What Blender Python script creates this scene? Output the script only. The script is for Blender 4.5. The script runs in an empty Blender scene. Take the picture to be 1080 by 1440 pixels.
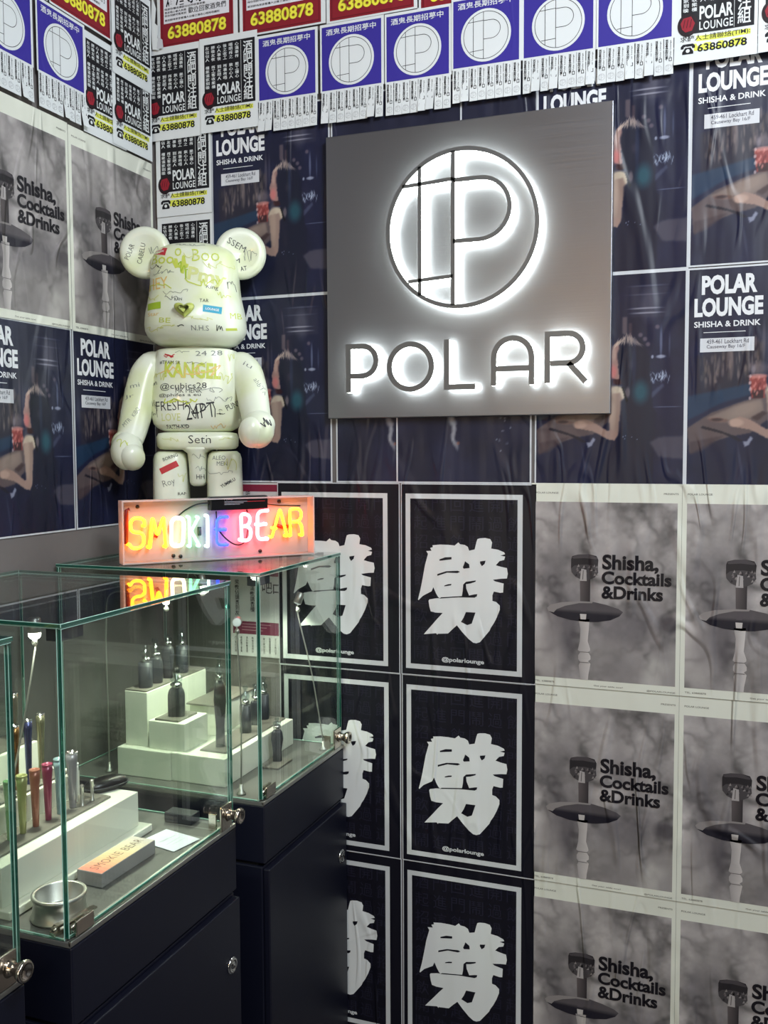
import bpy, bmesh, math, random
import numpy as np
from mathutils import Vector, Matrix
from mathutils.bvhtree import BVHTree
from mathutils.geometry import tessellate_polygon
random.seed(7)
rng = np.random.default_rng(11)
PI = math.pi
scn = bpy.context.scene
COL = scn.collection

# ------------------------------------------------------------------ camera
cam_d = bpy.data.cameras.new('camera')
cam = bpy.data.objects.new('camera', cam_d); COL.objects.link(cam)
CR = [Vector((0.93489667, 0.35489032, -0.00459024)), Vector((-0.01880518, 0.06244567, 0.99787119)),
      Vector((-0.35442147, 0.93282013, -0.06505403))]
mw = Matrix.Identity(4)
for i in range(3):
    mw[i][0] = CR[0][i]; mw[i][1] = CR[1][i]; mw[i][2] = -CR[2][i]
mw.translation = Vector((0.7124, -1.9778, 1.5))
cam.matrix_world = mw
cam_d.sensor_fit = 'VERTICAL'; cam_d.sensor_height = 24.0; cam_d.sensor_width = 18.0
cam_d.lens = 24.0 * 1354.87 / 1440.0
cam_d.clip_start = 0.02; cam_d.clip_end = 50
scn.camera = cam

# ------------------------------------------------------------------ world, light, exposure
w = bpy.data.worlds.new('world'); scn.world = w; w.use_nodes = True
w.node_tree.nodes['Background'].inputs[0].default_value = (.55, .62, .75, 1)
w.node_tree.nodes['Background'].inputs[1].default_value = 0.15
scn.view_settings.view_transform = 'Standard'
try: scn.view_settings.look = 'None'
except Exception: pass
scn.view_settings.exposure = 0.12; scn.view_settings.gamma = 1.0
scn.view_settings.use_curve_mapping = False
try:
    scn.cycles.transparent_max_bounces = 48
    scn.cycles.max_bounces = 10
except Exception: pass

def area(name, loc, target, size, power, col, sy=None):
    d = bpy.data.lights.new(name, 'AREA'); d.energy = power; d.color = col
    d.shape = 'RECTANGLE'; d.size = size; d.size_y = sy or size
    o = bpy.data.objects.new(name, d); COL.objects.link(o); o.location = loc
    o.rotation_euler = (Vector(target) - Vector(loc)).to_track_quat('-Z', 'Y').to_euler()
    return o
area('ceiling_panel_light', (1.05, -1.25, 2.84), (-0.1, -0.1, 1.6), .4, 24, (.86, .93, 1.0))
area('ceiling_panel_light', (1.75, -2.1, 2.84), (0.2, -0.2, 1.35), .6, 54, (.88, .94, 1.0))
area('ceiling_panel_light', (1.6, -3.9, 2.84), (0.4, -0.8, 1.4), .6, 18, (.95, .96, 1.0))

# ------------------------------------------------------------------ helpers
def lin(c):
    return tuple((x / 12.92 if x <= .04045 else ((x + .055) / 1.055) ** 2.4) for x in c)
def rgb(r, g, b): return lin((r / 255, g / 255, b / 255))

class MB:
    def __init__(s): s.v = []; s.f = []; s.m = []; s.c = []; s.sm = []
    def add(s, vs, fs, mat=0, col=None, smooth=False):
        o = len(s.v); s.v += [tuple(p) for p in vs]; s.f += [tuple(i + o for i in f) for f in fs]
        s.m += [mat] * len(fs); s.sm += [smooth] * len(fs); s.c += [col or (.8, .8, .8)] * len(vs)
        return s
    def xf(s, M, start=0):
        for i in range(start, len(s.v)): s.v[i] = tuple(M @ Vector(s.v[i]))
        return s
    def mesh(s, name, mats):
        me = bpy.data.meshes.new(name); me.from_pydata(s.v, [], s.f)
        if not isinstance(mats, (list, tuple)): mats = [mats]
        for m in mats: me.materials.append(m)
        me.polygons.foreach_set('material_index', s.m); me.polygons.foreach_set('use_smooth', s.sm)
        a = me.color_attributes.new('Col', 'FLOAT_COLOR', 'POINT')
        cc = np.ones((len(s.v), 4), 'f'); cc[:, :3] = np.array(s.c, 'f')
        a.data.foreach_set('color', cc.ravel()); me.update()
        return me

def link(name, me, parent=None, loc=None, rot=None):
    o = bpy.data.objects.new(name, me); COL.objects.link(o)
    if parent: o.parent = parent
    if loc is not None: o.location = loc
    if rot is not None: o.rotation_euler = rot
    return o
def part(name, mb, mats, parent=None, loc=None, rot=None, label=None):
    o = link(name, mb.mesh(name, mats), parent, loc, rot)
    if label: o['label'] = label
    return o
def tag(o, label, cat, group=None):
    o['label'] = label; o['category'] = cat
    if group: o['group'] = group
    return o
def empty(name, loc=(0, 0, 0), rz=0, label=None, cat=None, group=None):
    o = bpy.data.objects.new(name, None); COL.objects.link(o); o.location = loc; o.rotation_euler = (0, 0, rz)
    o.empty_display_size = .02
    if label: tag(o, label, cat, group)
    return o
def struct(o): o['kind'] = 'structure'; return o
def copy_tree(o, parent=None):
    c = o.copy(); COL.objects.link(c); c.parent = parent
    for ch in list(o.children): copy_tree(ch, c)
    return c

def box(mb, x0, y0, z0, x1, y1, z1, mat=0, r=0, seg=2, mats6=None):
    x0, x1 = sorted((x0, x1)); y0, y1 = sorted((y0, y1)); z0, z1 = sorted((z0, z1))
    if r > 0:
        bm = bmesh.new(); bmesh.ops.create_cube(bm, size=1)
        for v in bm.verts: v.co = Vector(((x0 + x1) / 2 + v.co.x * (x1 - x0), (y0 + y1) / 2 + v.co.y * (y1 - y0), (z0 + z1) / 2 + v.co.z * (z1 - z0)))
        bmesh.ops.bevel(bm, geom=bm.edges[:], offset=r, segments=seg, affect='EDGES', profile=.5)
        bm.verts.index_update()
        mb.add([v.co[:] for v in bm.verts], [[v.index for v in f.verts] for f in bm.faces], mat); bm.free()
        return mb
    vs = [(x0, y0, z0), (x1, y0, z0), (x1, y1, z0), (x0, y1, z0), (x0, y0, z1), (x1, y0, z1), (x1, y1, z1), (x0, y1, z1)]
    fs = [(3, 2, 1, 0), (4, 5, 6, 7), (0, 1, 5, 4), (1, 2, 6, 5), (2, 3, 7, 6), (3, 0, 4, 7)]  # -z +z -y +x +y -x
    if mats6:
        for f, m in zip(fs, mats6): mb.add([vs[i] for i in f], [(0, 1, 2, 3)], m)
    else: mb.add(vs, fs, mat)
    return mb
def lathe(mb, prof, n=28, mat=0, c=(0, 0, 0), smooth=True, axis='Z'):
    vs = []; fs = []
    for r, z in prof:
        for k in range(n):
            a = 2 * PI * k / n; x, y = r * math.cos(a), r * math.sin(a)
            p = (x, y, z) if axis == 'Z' else ((x, z, -y) if axis == 'Y' else (z, x, y))
            vs.append((c[0] + p[0], c[1] + p[1], c[2] + p[2]))
    for j in range(len(prof) - 1):
        for k in range(n): fs.append((j * n + k, j * n + (k + 1) % n, (j + 1) * n + (k + 1) % n, (j + 1) * n + k))
    fs.append(tuple(range(n))[::-1]); fs.append(tuple((len(prof) - 1) * n + k for k in range(n)))
    mb.add(vs, fs, mat, smooth=smooth)
    return mb
def tube(mb, pts, rad, n=10, mat=0, closed=False, flat=1.0):
    P = [Vector(p) for p in pts]; R = rad if isinstance(rad, (list, tuple)) else [rad] * len(P)
    vs = []; fs = []; N = len(P); up = None
    for i, p in enumerate(P):
        a = P[(i - 1) % N] if (closed or i > 0) else P[i]; b = P[(i + 1) % N] if (closed or i < N - 1) else P[i]
        t = (b - a).normalized()
        if up is None:
            up = t.cross(Vector((0, 0, 1)))
            if up.length < .1: up = t.cross(Vector((1, 0, 0)))
            up.normalize()
        else: up = (up - t * up.dot(t)).normalized()
        s = t.cross(up)
        for k in range(n):
            q = 2 * PI * k / n; vs.append(p + (up * math.cos(q) + s * math.sin(q) * flat) * R[i])
    M = N if closed else N - 1
    for i in range(M):
        j = (i + 1) % N
        for k in range(n): fs.append((i * n + k, i * n + (k + 1) % n, j * n + (k + 1) % n, j * n + k))
    if not closed: fs.append(tuple(range(n))[::-1]); fs.append(tuple((N - 1) * n + k for k in range(n)))
    mb.add(vs, fs, mat, smooth=True); return mb
def catmull(pts, k=6, closed=False):
    P = [Vector(p) for p in pts]; n = len(P); out = []
    for i in range(n if closed else n - 1):
        if closed: a, b, c, d = P[(i - 1) % n], P[i], P[(i + 1) % n], P[(i + 2) % n]
        else: a, b, c, d = P[max(i - 1, 0)], P[i], P[i + 1], P[min(i + 2, n - 1)]
        for j in range(k):
            t = j / k
            out.append(.5 * ((2 * b) + (c - a) * t + (2 * a - 5 * b + 4 * c - d) * t * t + (3 * b - a - 3 * c + d) * t ** 3))
    if not closed: out.append(P[-1])
    return out
def ellipsoid(mb, c, r, mat=0, nu=20, nv=12, rot=None):
    prof = [(max(math.sin(PI * j / nv), 1e-3), -math.cos(PI * j / nv)) for j in range(nv + 1)]
    s = len(mb.v); lathe(mb, prof, nu, mat)
    M = Matrix.Translation(c) @ (rot.to_4x4() if rot else Matrix.Identity(4)) @ Matrix.Diagonal((*r, 1)); mb.xf(M, s)
    return mb
def interp(tab, z):
    if z <= tab[0][0]: return tab[0][1:]
    for a, b in zip(tab, tab[1:]):
        if z <= b[0]:
            t = (z - a[0]) / (b[0] - a[0]); t2 = t
            return tuple(x + (y - x) * t2 for x, y in zip(a[1:], b[1:]))
    return tab[-1][1:]
def loft(mb, secs, n=56, ex=2.6, mat=0, fn=None):
    """secs: (z, half width, half depth[, cx, cy])"""
    vs = []; fs = []
    for s in secs:
        z, a, b = s[:3]; cx, cy = (s[3], s[4]) if len(s) > 3 else (0, 0)
        for k in range(n):
            q = 2 * PI * k / n; c, d = math.cos(q), math.sin(q)
            x = cx + a * math.copysign(abs(c) ** (2 / ex), c); y = cy + b * math.copysign(abs(d) ** (2 / ex), d)
            p = (x, y, z)
            vs.append(fn(p) if fn else p)
    for j in range(len(secs) - 1):
        for k in range(n): fs.append((j * n + k, j * n + (k + 1) % n, (j + 1) * n + (k + 1) % n, (j + 1) * n + k))
    fs.append(tuple(range(n))[::-1]); fs.append(tuple((len(secs) - 1) * n + k for k in range(n)))
    mb.add(vs, fs, mat, smooth=True); return mb

# ------------------------------------------------------------------ materials
def mat(name, col=(.5, .5, .5), rough=.5, metal=0, emis=None, es=0, trans=0, spec=None, coat=0, ior=None, alpha=None, noise=0, nscale=30, bump=0):
    m = bpy.data.materials.new(name); m.use_nodes = True; nt = m.node_tree; b = nt.nodes['Principled BSDF']
    b.inputs['Base Color'].default_value = (*col, 1); b.inputs['Roughness'].default_value = rough
    b.inputs['Metallic'].default_value = metal; b.inputs['Transmission Weight'].default_value = trans
    if spec is not None: b.inputs['Specular IOR Level'].default_value = spec
    if ior: b.inputs['IOR'].default_value = ior
    if alpha is not None: b.inputs['Alpha'].default_value = alpha
    b.inputs['Coat Weight'].default_value = coat; b.inputs['Coat Roughness'].default_value = .08
    if emis: b.inputs['Emission Color'].default_value = (*emis, 1); b.inputs['Emission Strength'].default_value = es
    if noise or bump:
        tc = nt.nodes.new('ShaderNodeTexCoord'); n = nt.nodes.new('ShaderNodeTexNoise'); n.inputs['Scale'].default_value = nscale
        n.inputs['Detail'].default_value = 5; nt.links.new(tc.outputs['Object'], n.inputs['Vector'])
        if noise:
            mr = nt.nodes.new('ShaderNodeMapRange'); mr.inputs['To Min'].default_value = 1 - noise; mr.inputs['To Max'].default_value = 1 + noise
            nt.links.new(n.outputs['Fac'], mr.inputs['Value'])
            mx = nt.nodes.new('ShaderNodeVectorMath'); mx.operation = 'SCALE'; mx.inputs[0].default_value = col
            nt.links.new(mr.outputs[0], mx.inputs['Scale']); nt.links.new(mx.outputs[0], b.inputs['Base Color'])
        if bump:
            bp = nt.nodes.new('ShaderNodeBump'); bp.inputs['Strength'].default_value = bump; bp.inputs['Distance'].default_value = .003
            nt.links.new(n.outputs['Fac'], bp.inputs['Height']); nt.links.new(bp.outputs[0], b.inputs['Normal'])
    return m

def print_mat(name, rough, spec, wrinkle, streak):
    """glossy printed paper: printed colour from the 'Col' attribute, pasted-paper creases as bump"""
    m = mat(name, rough=rough, spec=spec); nt = m.node_tree; b = nt.nodes['Principled BSDF']
    at = nt.nodes.new('ShaderNodeAttribute'); at.attribute_name = 'Col'; nt.links.new(at.outputs['Color'], b.inputs['Base Color'])
    g = nt.nodes.new('ShaderNodeNewGeometry'); sp = nt.nodes.new('ShaderNodeSeparateXYZ'); nt.links.new(g.outputs['Position'], sp.inputs[0])
    ad = nt.nodes.new('ShaderNodeMath'); ad.operation = 'ADD'; nt.links.new(sp.outputs['X'], ad.inputs[0]); nt.links.new(sp.outputs['Y'], ad.inputs[1])
    def coords(sx, sz):
        cx = nt.nodes.new('ShaderNodeMath'); cx.operation = 'MULTIPLY'; cx.inputs[1].default_value = sx; nt.links.new(ad.outputs[0], cx.inputs[0])
        cz = nt.nodes.new('ShaderNodeMath'); cz.operation = 'MULTIPLY'; cz.inputs[1].default_value = sz; nt.links.new(sp.outputs['Z'], cz.inputs[0])
        c = nt.nodes.new('ShaderNodeCombineXYZ'); nt.links.new(cx.outputs[0], c.inputs[0]); nt.links.new(cz.outputs[0], c.inputs[2]); return c
    hs = []
    # creases: soft ridges where a stretched noise crosses its middle, faded in and out by a second noise
    for sx, sz, wd, amp, dist, off in ((9, 1.5, .05, wrinkle, .35, 3.1), (16, 3.2, .07, wrinkle * .6, .5, 7.7), (4.5, 2.2, .03, wrinkle * .8, .8, 1.3)):
        n = nt.nodes.new('ShaderNodeTexNoise'); n.inputs['Scale'].default_value = 1; n.inputs['Detail'].default_value = 1.0
        n.inputs['Distortion'].default_value = dist
        cc = coords(sx, sz); cc.inputs[1].default_value = off; nt.links.new(cc.outputs[0], n.inputs['Vector'])
        s = nt.nodes.new('ShaderNodeMath'); s.operation = 'SUBTRACT'; s.inputs[1].default_value = .5; nt.links.new(n.outputs['Fac'], s.inputs[0])
        a = nt.nodes.new('ShaderNodeMath'); a.operation = 'ABSOLUTE'; nt.links.new(s.outputs[0], a.inputs[0])
        mr = nt.nodes.new('ShaderNodeMapRange'); mr.interpolation_type = 'SMOOTHERSTEP'
        mr.inputs['From Max'].default_value = wd; mr.inputs['To Min'].default_value = amp; mr.inputs['To Max'].default_value = 0
        nt.links.new(a.outputs[0], mr.inputs['Value'])
        m2 = nt.nodes.new('ShaderNodeTexNoise'); m2.inputs['Scale'].default_value = 1; m2.inputs['Detail'].default_value = 0
        c2 = coords(5, 5); c2.inputs[1].default_value = off + 20; nt.links.new(c2.outputs[0], m2.inputs['Vector'])
        mk = nt.nodes.new('ShaderNodeMapRange'); mk.interpolation_type = 'SMOOTHSTEP'; mk.inputs['From Min'].default_value = .46; mk.inputs['From Max'].default_value = .66
        nt.links.new(m2.outputs['Fac'], mk.inputs['Value'])
        mu = nt.nodes.new('ShaderNodeMath'); mu.operation = 'MULTIPLY'; nt.links.new(mr.outputs[0], mu.inputs[0]); nt.links.new(mk.outputs[0], mu.inputs[1]); hs.append(mu)
    n = nt.nodes.new('ShaderNodeTexNoise'); n.inputs['Scale'].default_value = 1; n.inputs['Detail'].default_value = 2
    nt.links.new(coords(14, 2.4).outputs[0], n.inputs['Vector'])
    ml = nt.nodes.new('ShaderNodeMath'); ml.operation = 'MULTIPLY'; ml.inputs[1].default_value = streak; nt.links.new(n.outputs['Fac'], ml.inputs[0]); hs.append(ml)
    acc = hs[0].outputs[0]
    for h in hs[1:]:
        q = nt.nodes.new('ShaderNodeMath'); q.operation = 'ADD'; nt.links.new(acc, q.inputs[0]); nt.links.new(h.outputs[0], q.inputs[1]); acc = q.outputs[0]
    bp = nt.nodes.new('ShaderNodeBump'); bp.inputs['Strength'].default_value = 1; bp.inputs['Distance'].default_value = 1
    nt.links.new(acc, bp.inputs['Height']); nt.links.new(bp.outputs[0], b.inputs['Normal'])
    return m
M_poster = print_mat('poster_print', .40, .36, .0022, .007)
M_matte = print_mat('matte_print', .44, .32, .0045, .007)
M_flyer = print_mat('flyer_print', .6, .3, .0004, .002)

def glass_mat(name, tint, rough=0.0, ior=1.5):
    m = bpy.data.materials.new(name); m.use_nodes = True; nt = m.node_tree; nt.nodes.clear()
    o = nt.nodes.new('ShaderNodeOutputMaterial'); mx = nt.nodes.new('ShaderNodeMixShader'); fr = nt.nodes.new('ShaderNodeFresnel')
    # the Fresnel node inverts the index inside the pane; feed it the inverse there so both faces reflect alike
    ge = nt.nodes.new('ShaderNodeNewGeometry'); ix = nt.nodes.new('ShaderNodeMapRange')
    ix.inputs['To Min'].default_value = ior; ix.inputs['To Max'].default_value = 1 / ior
    nt.links.new(ge.outputs['Backfacing'], ix.inputs['Value']); nt.links.new(ix.outputs[0], fr.inputs['IOR'])
    t = nt.nodes.new('ShaderNodeBsdfTransparent'); t.inputs[0].default_value = (*tint, 1)
    g = nt.nodes.new('ShaderNodeBsdfGlossy'); g.inputs['Roughness'].default_value = rough
    nt.links.new(fr.outputs[0], mx.inputs[0]); nt.links.new(t.outputs[0], mx.inputs[1]); nt.links.new(g.outputs[0], mx.inputs[2])
    nt.links.new(mx.outputs[0], o.inputs[0]); return m
M_glass = glass_mat('clear_pane_glass', (.955, .975, .96))
M_edge = mat('green_glass_edge', (.008, .10, .068), .10, trans=.2, spec=.8, coat=.5)
M_arris = mat('arris_highlight', (.34, .56, .47), .25, spec=.8)  # pale colour on the bevels paints in the highlight along the pane edges
M_clear = glass_mat('clear_mouthpiece_glass', (.80, .86, .86), .03, 1.7)
M_cab = mat('cabinet_laminate', rgb(15, 17, 33), .45, noise=.15, nscale=14)
M_gap = mat('cabinet_gap', rgb(8, 8, 12), .7)
M_deck = mat('display_deck', rgb(98, 98, 94), .5, noise=.08, nscale=40)
M_alu = mat('brushed_aluminium', rgb(196, 196, 190), .42, 1, noise=.1, nscale=120)
M_chrome = mat('polished_chrome', (.8, .8, .78), .12, 1)
M_nickel = mat('warm_nickel', (.62, .56, .48), .2, 1)
M_white = mat('white_acrylic_block', rgb(226, 228, 214), .45, noise=.02)
M_slate = mat('grey_tray', rgb(112, 108, 100), .5, noise=.06)
M_dark = mat('charcoal_plastic', rgb(46, 48, 54), .35)
M_black = mat('black_plastic', rgb(16, 16, 18), .3)
M_led = mat('lamp_lens', (1, 1, 1), .3, emis=(1, .98, .86), es=40)
M_ledoff = mat('dim_lamp_lens', rgb(190, 200, 195), .25, emis=(.9, 1, .95), es=.35)

# ------------------------------------------------------------------ text and print
TXT = {}
def text_geo(s, bold=0.0, res=3, spacing=1.0, line=1.0):
    key = (s, bold, res, spacing, line)
    if key in TXT: return TXT[key]
    cu = bpy.data.curves.new('text', 'FONT'); cu.body = s; cu.offset = bold; cu.resolution_u = res; cu.fill_mode = 'FRONT'
    cu.space_character = spacing; cu.space_line = line
    ob = bpy.data.objects.new('text', cu)
    me = ob.to_mesh()
    v = np.array([tuple(p.co)[:2] for p in me.vertices]); f = [tuple(p.vertices) for p in me.polygons]
    if len(v) == 0: v = np.zeros((1, 2)); f = []
    if f:   # keep winding counter-clockwise
        a, b, c = v[f[0][0]], v[f[0][1]], v[f[0][2]]
        if (b[0] - a[0]) * (c[1] - a[1]) - (b[1] - a[1]) * (c[0] - a[0]) < 0: f = [q[::-1] for q in f]
    ob.to_mesh_clear(); bpy.data.objects.remove(ob); bpy.data.curves.remove(cu)
    lo = v.min(0); hi = v.max(0); v = (v - lo); TXT[key] = (v, f, hi - lo); return TXT[key]

EPS = .00028
class Sheet(MB):
    """flat print in the local XZ plane, facing -Y; layers are stacked 0.28 mm apart"""
    def __init__(s, thick=.0004): super().__init__(); s.thick = thick
    def P(s, x, z, L): return (x, -L * EPS, z)
    def rect(s, x0, z0, x1, z1, col, L=0, step=.02):
        nx = max(1, int(round((x1 - x0) / step))); nz = max(1, int(round((z1 - z0) / step)))
        vs = [s.P(x0 + (x1 - x0) * i / nx, z0 + (z1 - z0) * j / nz, L) for j in range(nz + 1) for i in range(nx + 1)]
        fs = [(j * (nx + 1) + i, j * (nx + 1) + i + 1, (j + 1) * (nx + 1) + i + 1, (j + 1) * (nx + 1) + i) for j in range(nz) for i in range(nx)]
        s.add(vs, fs, 0, col)
    def frame(s, x0, z0, x1, z1, t, col, L=1):
        s.rect(x0, z0, x1, z0 + t, col, L); s.rect(x0, z1 - t, x1, z1, col, L); s.rect(x0, z0 + t, x0 + t, z1 - t, col, L); s.rect(x1 - t, z0 + t, x1, z1 - t, col, L)
    def poly(s, pts, col, L=1, holes=()):
        loops = [[Vector((a, b, 0)) for a, b in pts]] + [[Vector((a, b, 0)) for a, b in h] for h in holes]
        flat = [p for l in loops for p in l]; tr = tessellate_polygon(loops)
        fs = []
        for t in tr:
            a, b, c = (flat[i] for i in t)
            fs.append(t if (b.x - a.x) * (c.y - a.y) - (b.y - a.y) * (c.x - a.x) > 0 else t[::-1])
        o = len(s.v); s.add([s.P(p.x, p.y, L) for p in flat], fs, 0, col if not isinstance(col, list) else None)
        if isinstance(col, list):
            for i, c in enumerate(col): s.c[o + i] = c
    def ring(s, cx, cz, r0, r1, col, L=1, n=48, a0=0, a1=2 * PI):
        vs = []; fs = []
        for k in range(n + 1):
            a = a0 + (a1 - a0) * k / n
            for r in (r0, r1): vs.append(s.P(cx + r * math.cos(a), cz + r * math.sin(a), L))
        for k in range(n): fs.append((2 * k, 2 * k + 1, 2 * k + 3, 2 * k + 2))
        s.add(vs, fs, 0, col)
    def disc(s, cx, cz, r, col, L=1, n=40, rz=None):
        s.add([s.P(cx + r * math.cos(2 * PI * k / n), cz + (rz or r) * math.sin(2 * PI * k / n), L) for k in range(n)], [tuple(range(n))], 0, col)
    def line(s, pts, wd, col, L=1):
        for (a, b), (c, d) in zip(pts, pts[1:]):
            l = math.hypot(c - a, d - b) or 1; nx, nz = -(d - b) / l * wd / 2, (c - a) / l * wd / 2
            s.add([s.P(a - nx, b - nz, L), s.P(c - nx, d - nz, L), s.P(c + nx, d + nz, L), s.P(a + nx, b + nz, L)], [(0, 1, 2, 3)], 0, col)
    def text(s, t, x0, z0, h, wd=None, col=(0, 0, 0), L=2, bold=0.0, rot=0, res=3, spacing=1.0, line=1.0, anchor='l', shear=0):
        v, f, sz = text_geo(t, bold, res, spacing, line)
        if not f: return
        kz = h / sz[1]; kx = (wd / sz[0]) if wd else kz
        x = v[:, 0] * kx; z = v[:, 1] * kz
        if anchor == 'c': x = x - sz[0] * kx / 2; z = z - h / 2
        x = x + shear * z
        c, sn = math.cos(rot), math.sin(rot)
        s.add([s.P(x0 + c * a - sn * b, z0 + sn * a + c * b, L) for a, b in zip(x, z)], f, 0, col)
    def raster(s, x0, z0, x1, z1, arr, L=1):
        H, W = arr.shape[:2]; o = len(s.v)
        xs = np.linspace(x0, x1, W); zs = np.linspace(z1, z0, H)
        X, Z = np.meshgrid(xs, zs); vs = list(zip(X.ravel().tolist(), [-L * EPS] * (H * W), Z.ravel().tolist()))
        s.v += vs; s.c += [tuple(c) for c in arr.reshape(-1, 3).tolist()]
        for j in range(H - 1):
            for i in range(W - 1):
                a = o + j * W + i; s.f.append((a + W, a + W + 1, a + 1, a))
        k = (H - 1) * (W - 1); s.m += [0] * k; s.sm += [False] * k
    def paper(s, x0, z0, x1, z1, col):
        s.rect(x0, z0, x1, z1, col, 0)
        o = len(s.v); f0 = len(s.f); s.rect(x0, z0, x1, z1, col, 0)
        for i in range(o, len(s.v)): s.v[i] = (s.v[i][0], s.thick, s.v[i][2])
        for i in range(f0, len(s.f)): s.f[i] = s.f[i][::-1]
    def warp(s, fn):
        s.v = [fn(*p) for p in s.v]; return s

WHITE = rgb(222, 226, 226); INK = rgb(20, 20, 26); NAVY = rgb(22, 23, 42)
def fbm(H, W, cells, seed, octv=5, pers=.55):
    r = np.random.default_rng(seed); out = np.zeros((H, W)); amp = 1; tot = 0
    for o in range(octv):
        ny, nx = int(cells * H / W * 2 ** o) + 2, int(cells * 2 ** o) + 2
        g = r.random((ny + 1, nx + 1)); y = np.linspace(0, ny - 1.001, H); x = np.linspace(0, nx - 1.001, W)
        yi, xi = y.astype(int), x.astype(int); fy, fx = (y - yi)[:, None], (x - xi)[None]
        fy = fy * fy * (3 - 2 * fy); fx = fx * fx * (3 - 2 * fx)
        a = g[yi][:, xi]; b = g[yi][:, xi + 1]; c = g[yi + 1][:, xi]; d = g[yi + 1][:, xi + 1]
        out += amp * ((a * (1 - fx) + b * fx) * (1 - fy) + (c * (1 - fx) + d * fx) * fy); tot += amp; amp *= pers
    return out / tot
class Paint:
    def __init__(s, W, H, asp):
        s.W, s.H = W, H; s.a = np.zeros((H, W, 3)); s.X, s.Y = np.meshgrid((np.arange(W) + .5) / W, (np.arange(H) + .5) / H); s.asp = asp
    def blend(s, m, col): s.a += (np.array(col) / 255. - s.a) * np.clip(m, 0, 1)[..., None]
    def ell(s, cx, cy, rx, ry, col, al=1, soft=.15, rot=0):
        dx, dy = s.X - cx, (s.Y - cy) * s.asp; c, n = math.cos(rot), math.sin(rot)
        u = (dx * c + dy * n) / rx; v = (-dx * n + dy * c) / (ry * s.asp); d = np.sqrt(u * u + v * v)
        s.blend(al * np.clip((1 - d) / soft + .5, 0, 1), col)
    def poly(s, pts, col, al=1, blur=1):
        m = np.zeros_like(s.X, bool); n = len(pts)
        for i in range(n):
            (x1, y1), (x2, y2) = pts[i], pts[(i + 1) % n]
            if y1 == y2: continue
            c = ((s.Y < y1) != (s.Y < y2)) & (s.X < (x2 - x1) * (s.Y - y1) / (y2 - y1) + x1); m ^= c
        m = m.astype(float)
        for _ in range(blur):
            p = np.pad(m, 1, 'edge'); m = (p[1:-1, 1:-1] * 2 + p[:-2, 1:-1] + p[2:, 1:-1] + p[1:-1, :-2] + p[1:-1, 2:]) / 6
        s.blend(al * m, col)
    def out(s):
        a = np.clip(s.a, 0, 1); return np.where(a <= .04045, a / 12.92, ((a + .055) / 1.055) ** 2.4)

# ------------------------------------------------------------------ room
XL, XR, YF, ZC = -.6185, 2.4, -4.6, 2.9
M_wall = mat('grey_plaster', rgb(112, 106, 104), .75, noise=.25, nscale=6, bump=.3)
M_floor = mat('dark_floor', rgb(50, 50, 54), .5, noise=.2, nscale=8)
M_ceil = mat('ceiling_paint', rgb(70, 72, 78), .8)
M_room = mat('dark_room_wall', rgb(52, 54, 60), .7, noise=.3, nscale=3)
struct(part('wall_back', box(MB(), XL - .1, 0, 0, XR + .1, .1, ZC), M_wall))
struct(part('wall_left', box(MB(), XL - .1, YF, 0, XL, 0, ZC), M_wall))
struct(part('wall_right', box(MB(), XR, YF, 0, XR + .1, 0, ZC), M_room))
struct(part('wall_front', box(MB(), XL - .1, YF - .1, 0, XR + .1, YF, ZC), M_room))
struct(part('floor', box(MB(), XL - .1, YF - .1, -.1, XR + .1, .1, 0), M_floor))
struct(part('ceiling', box(MB(), XL - .1, YF - .1, ZC, XR + .1, .1, ZC + .1), M_ceil))

M_fill = mat('fill_panel_glow', (.9, .9, .85), .5, emis=(1, .98, .86), es=2.4)  # glow of the added panel that fills the scene from the front
struct(part('fill_panel_1', box(MB(), -.55, YF + .002, .75, 1.35, YF + .02, 1.95, 0, .002), M_fill))  # added light panel behind the camera, shaped like a window, never in view
for i_, (a_, b_, c_, d_) in enumerate(((-.61, .69, 1.41, .75), (-.61, 1.95, 1.41, 2.01), (-.61, .75, -.55, 1.95), (1.35, .75, 1.41, 1.95))):  # border around the added light panel
    struct(part('trim_%d' % (i_ + 1), box(MB(), a_, YF + .001, b_, c_, YF + .05, d_, 0, .003), M_ceil))

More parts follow.
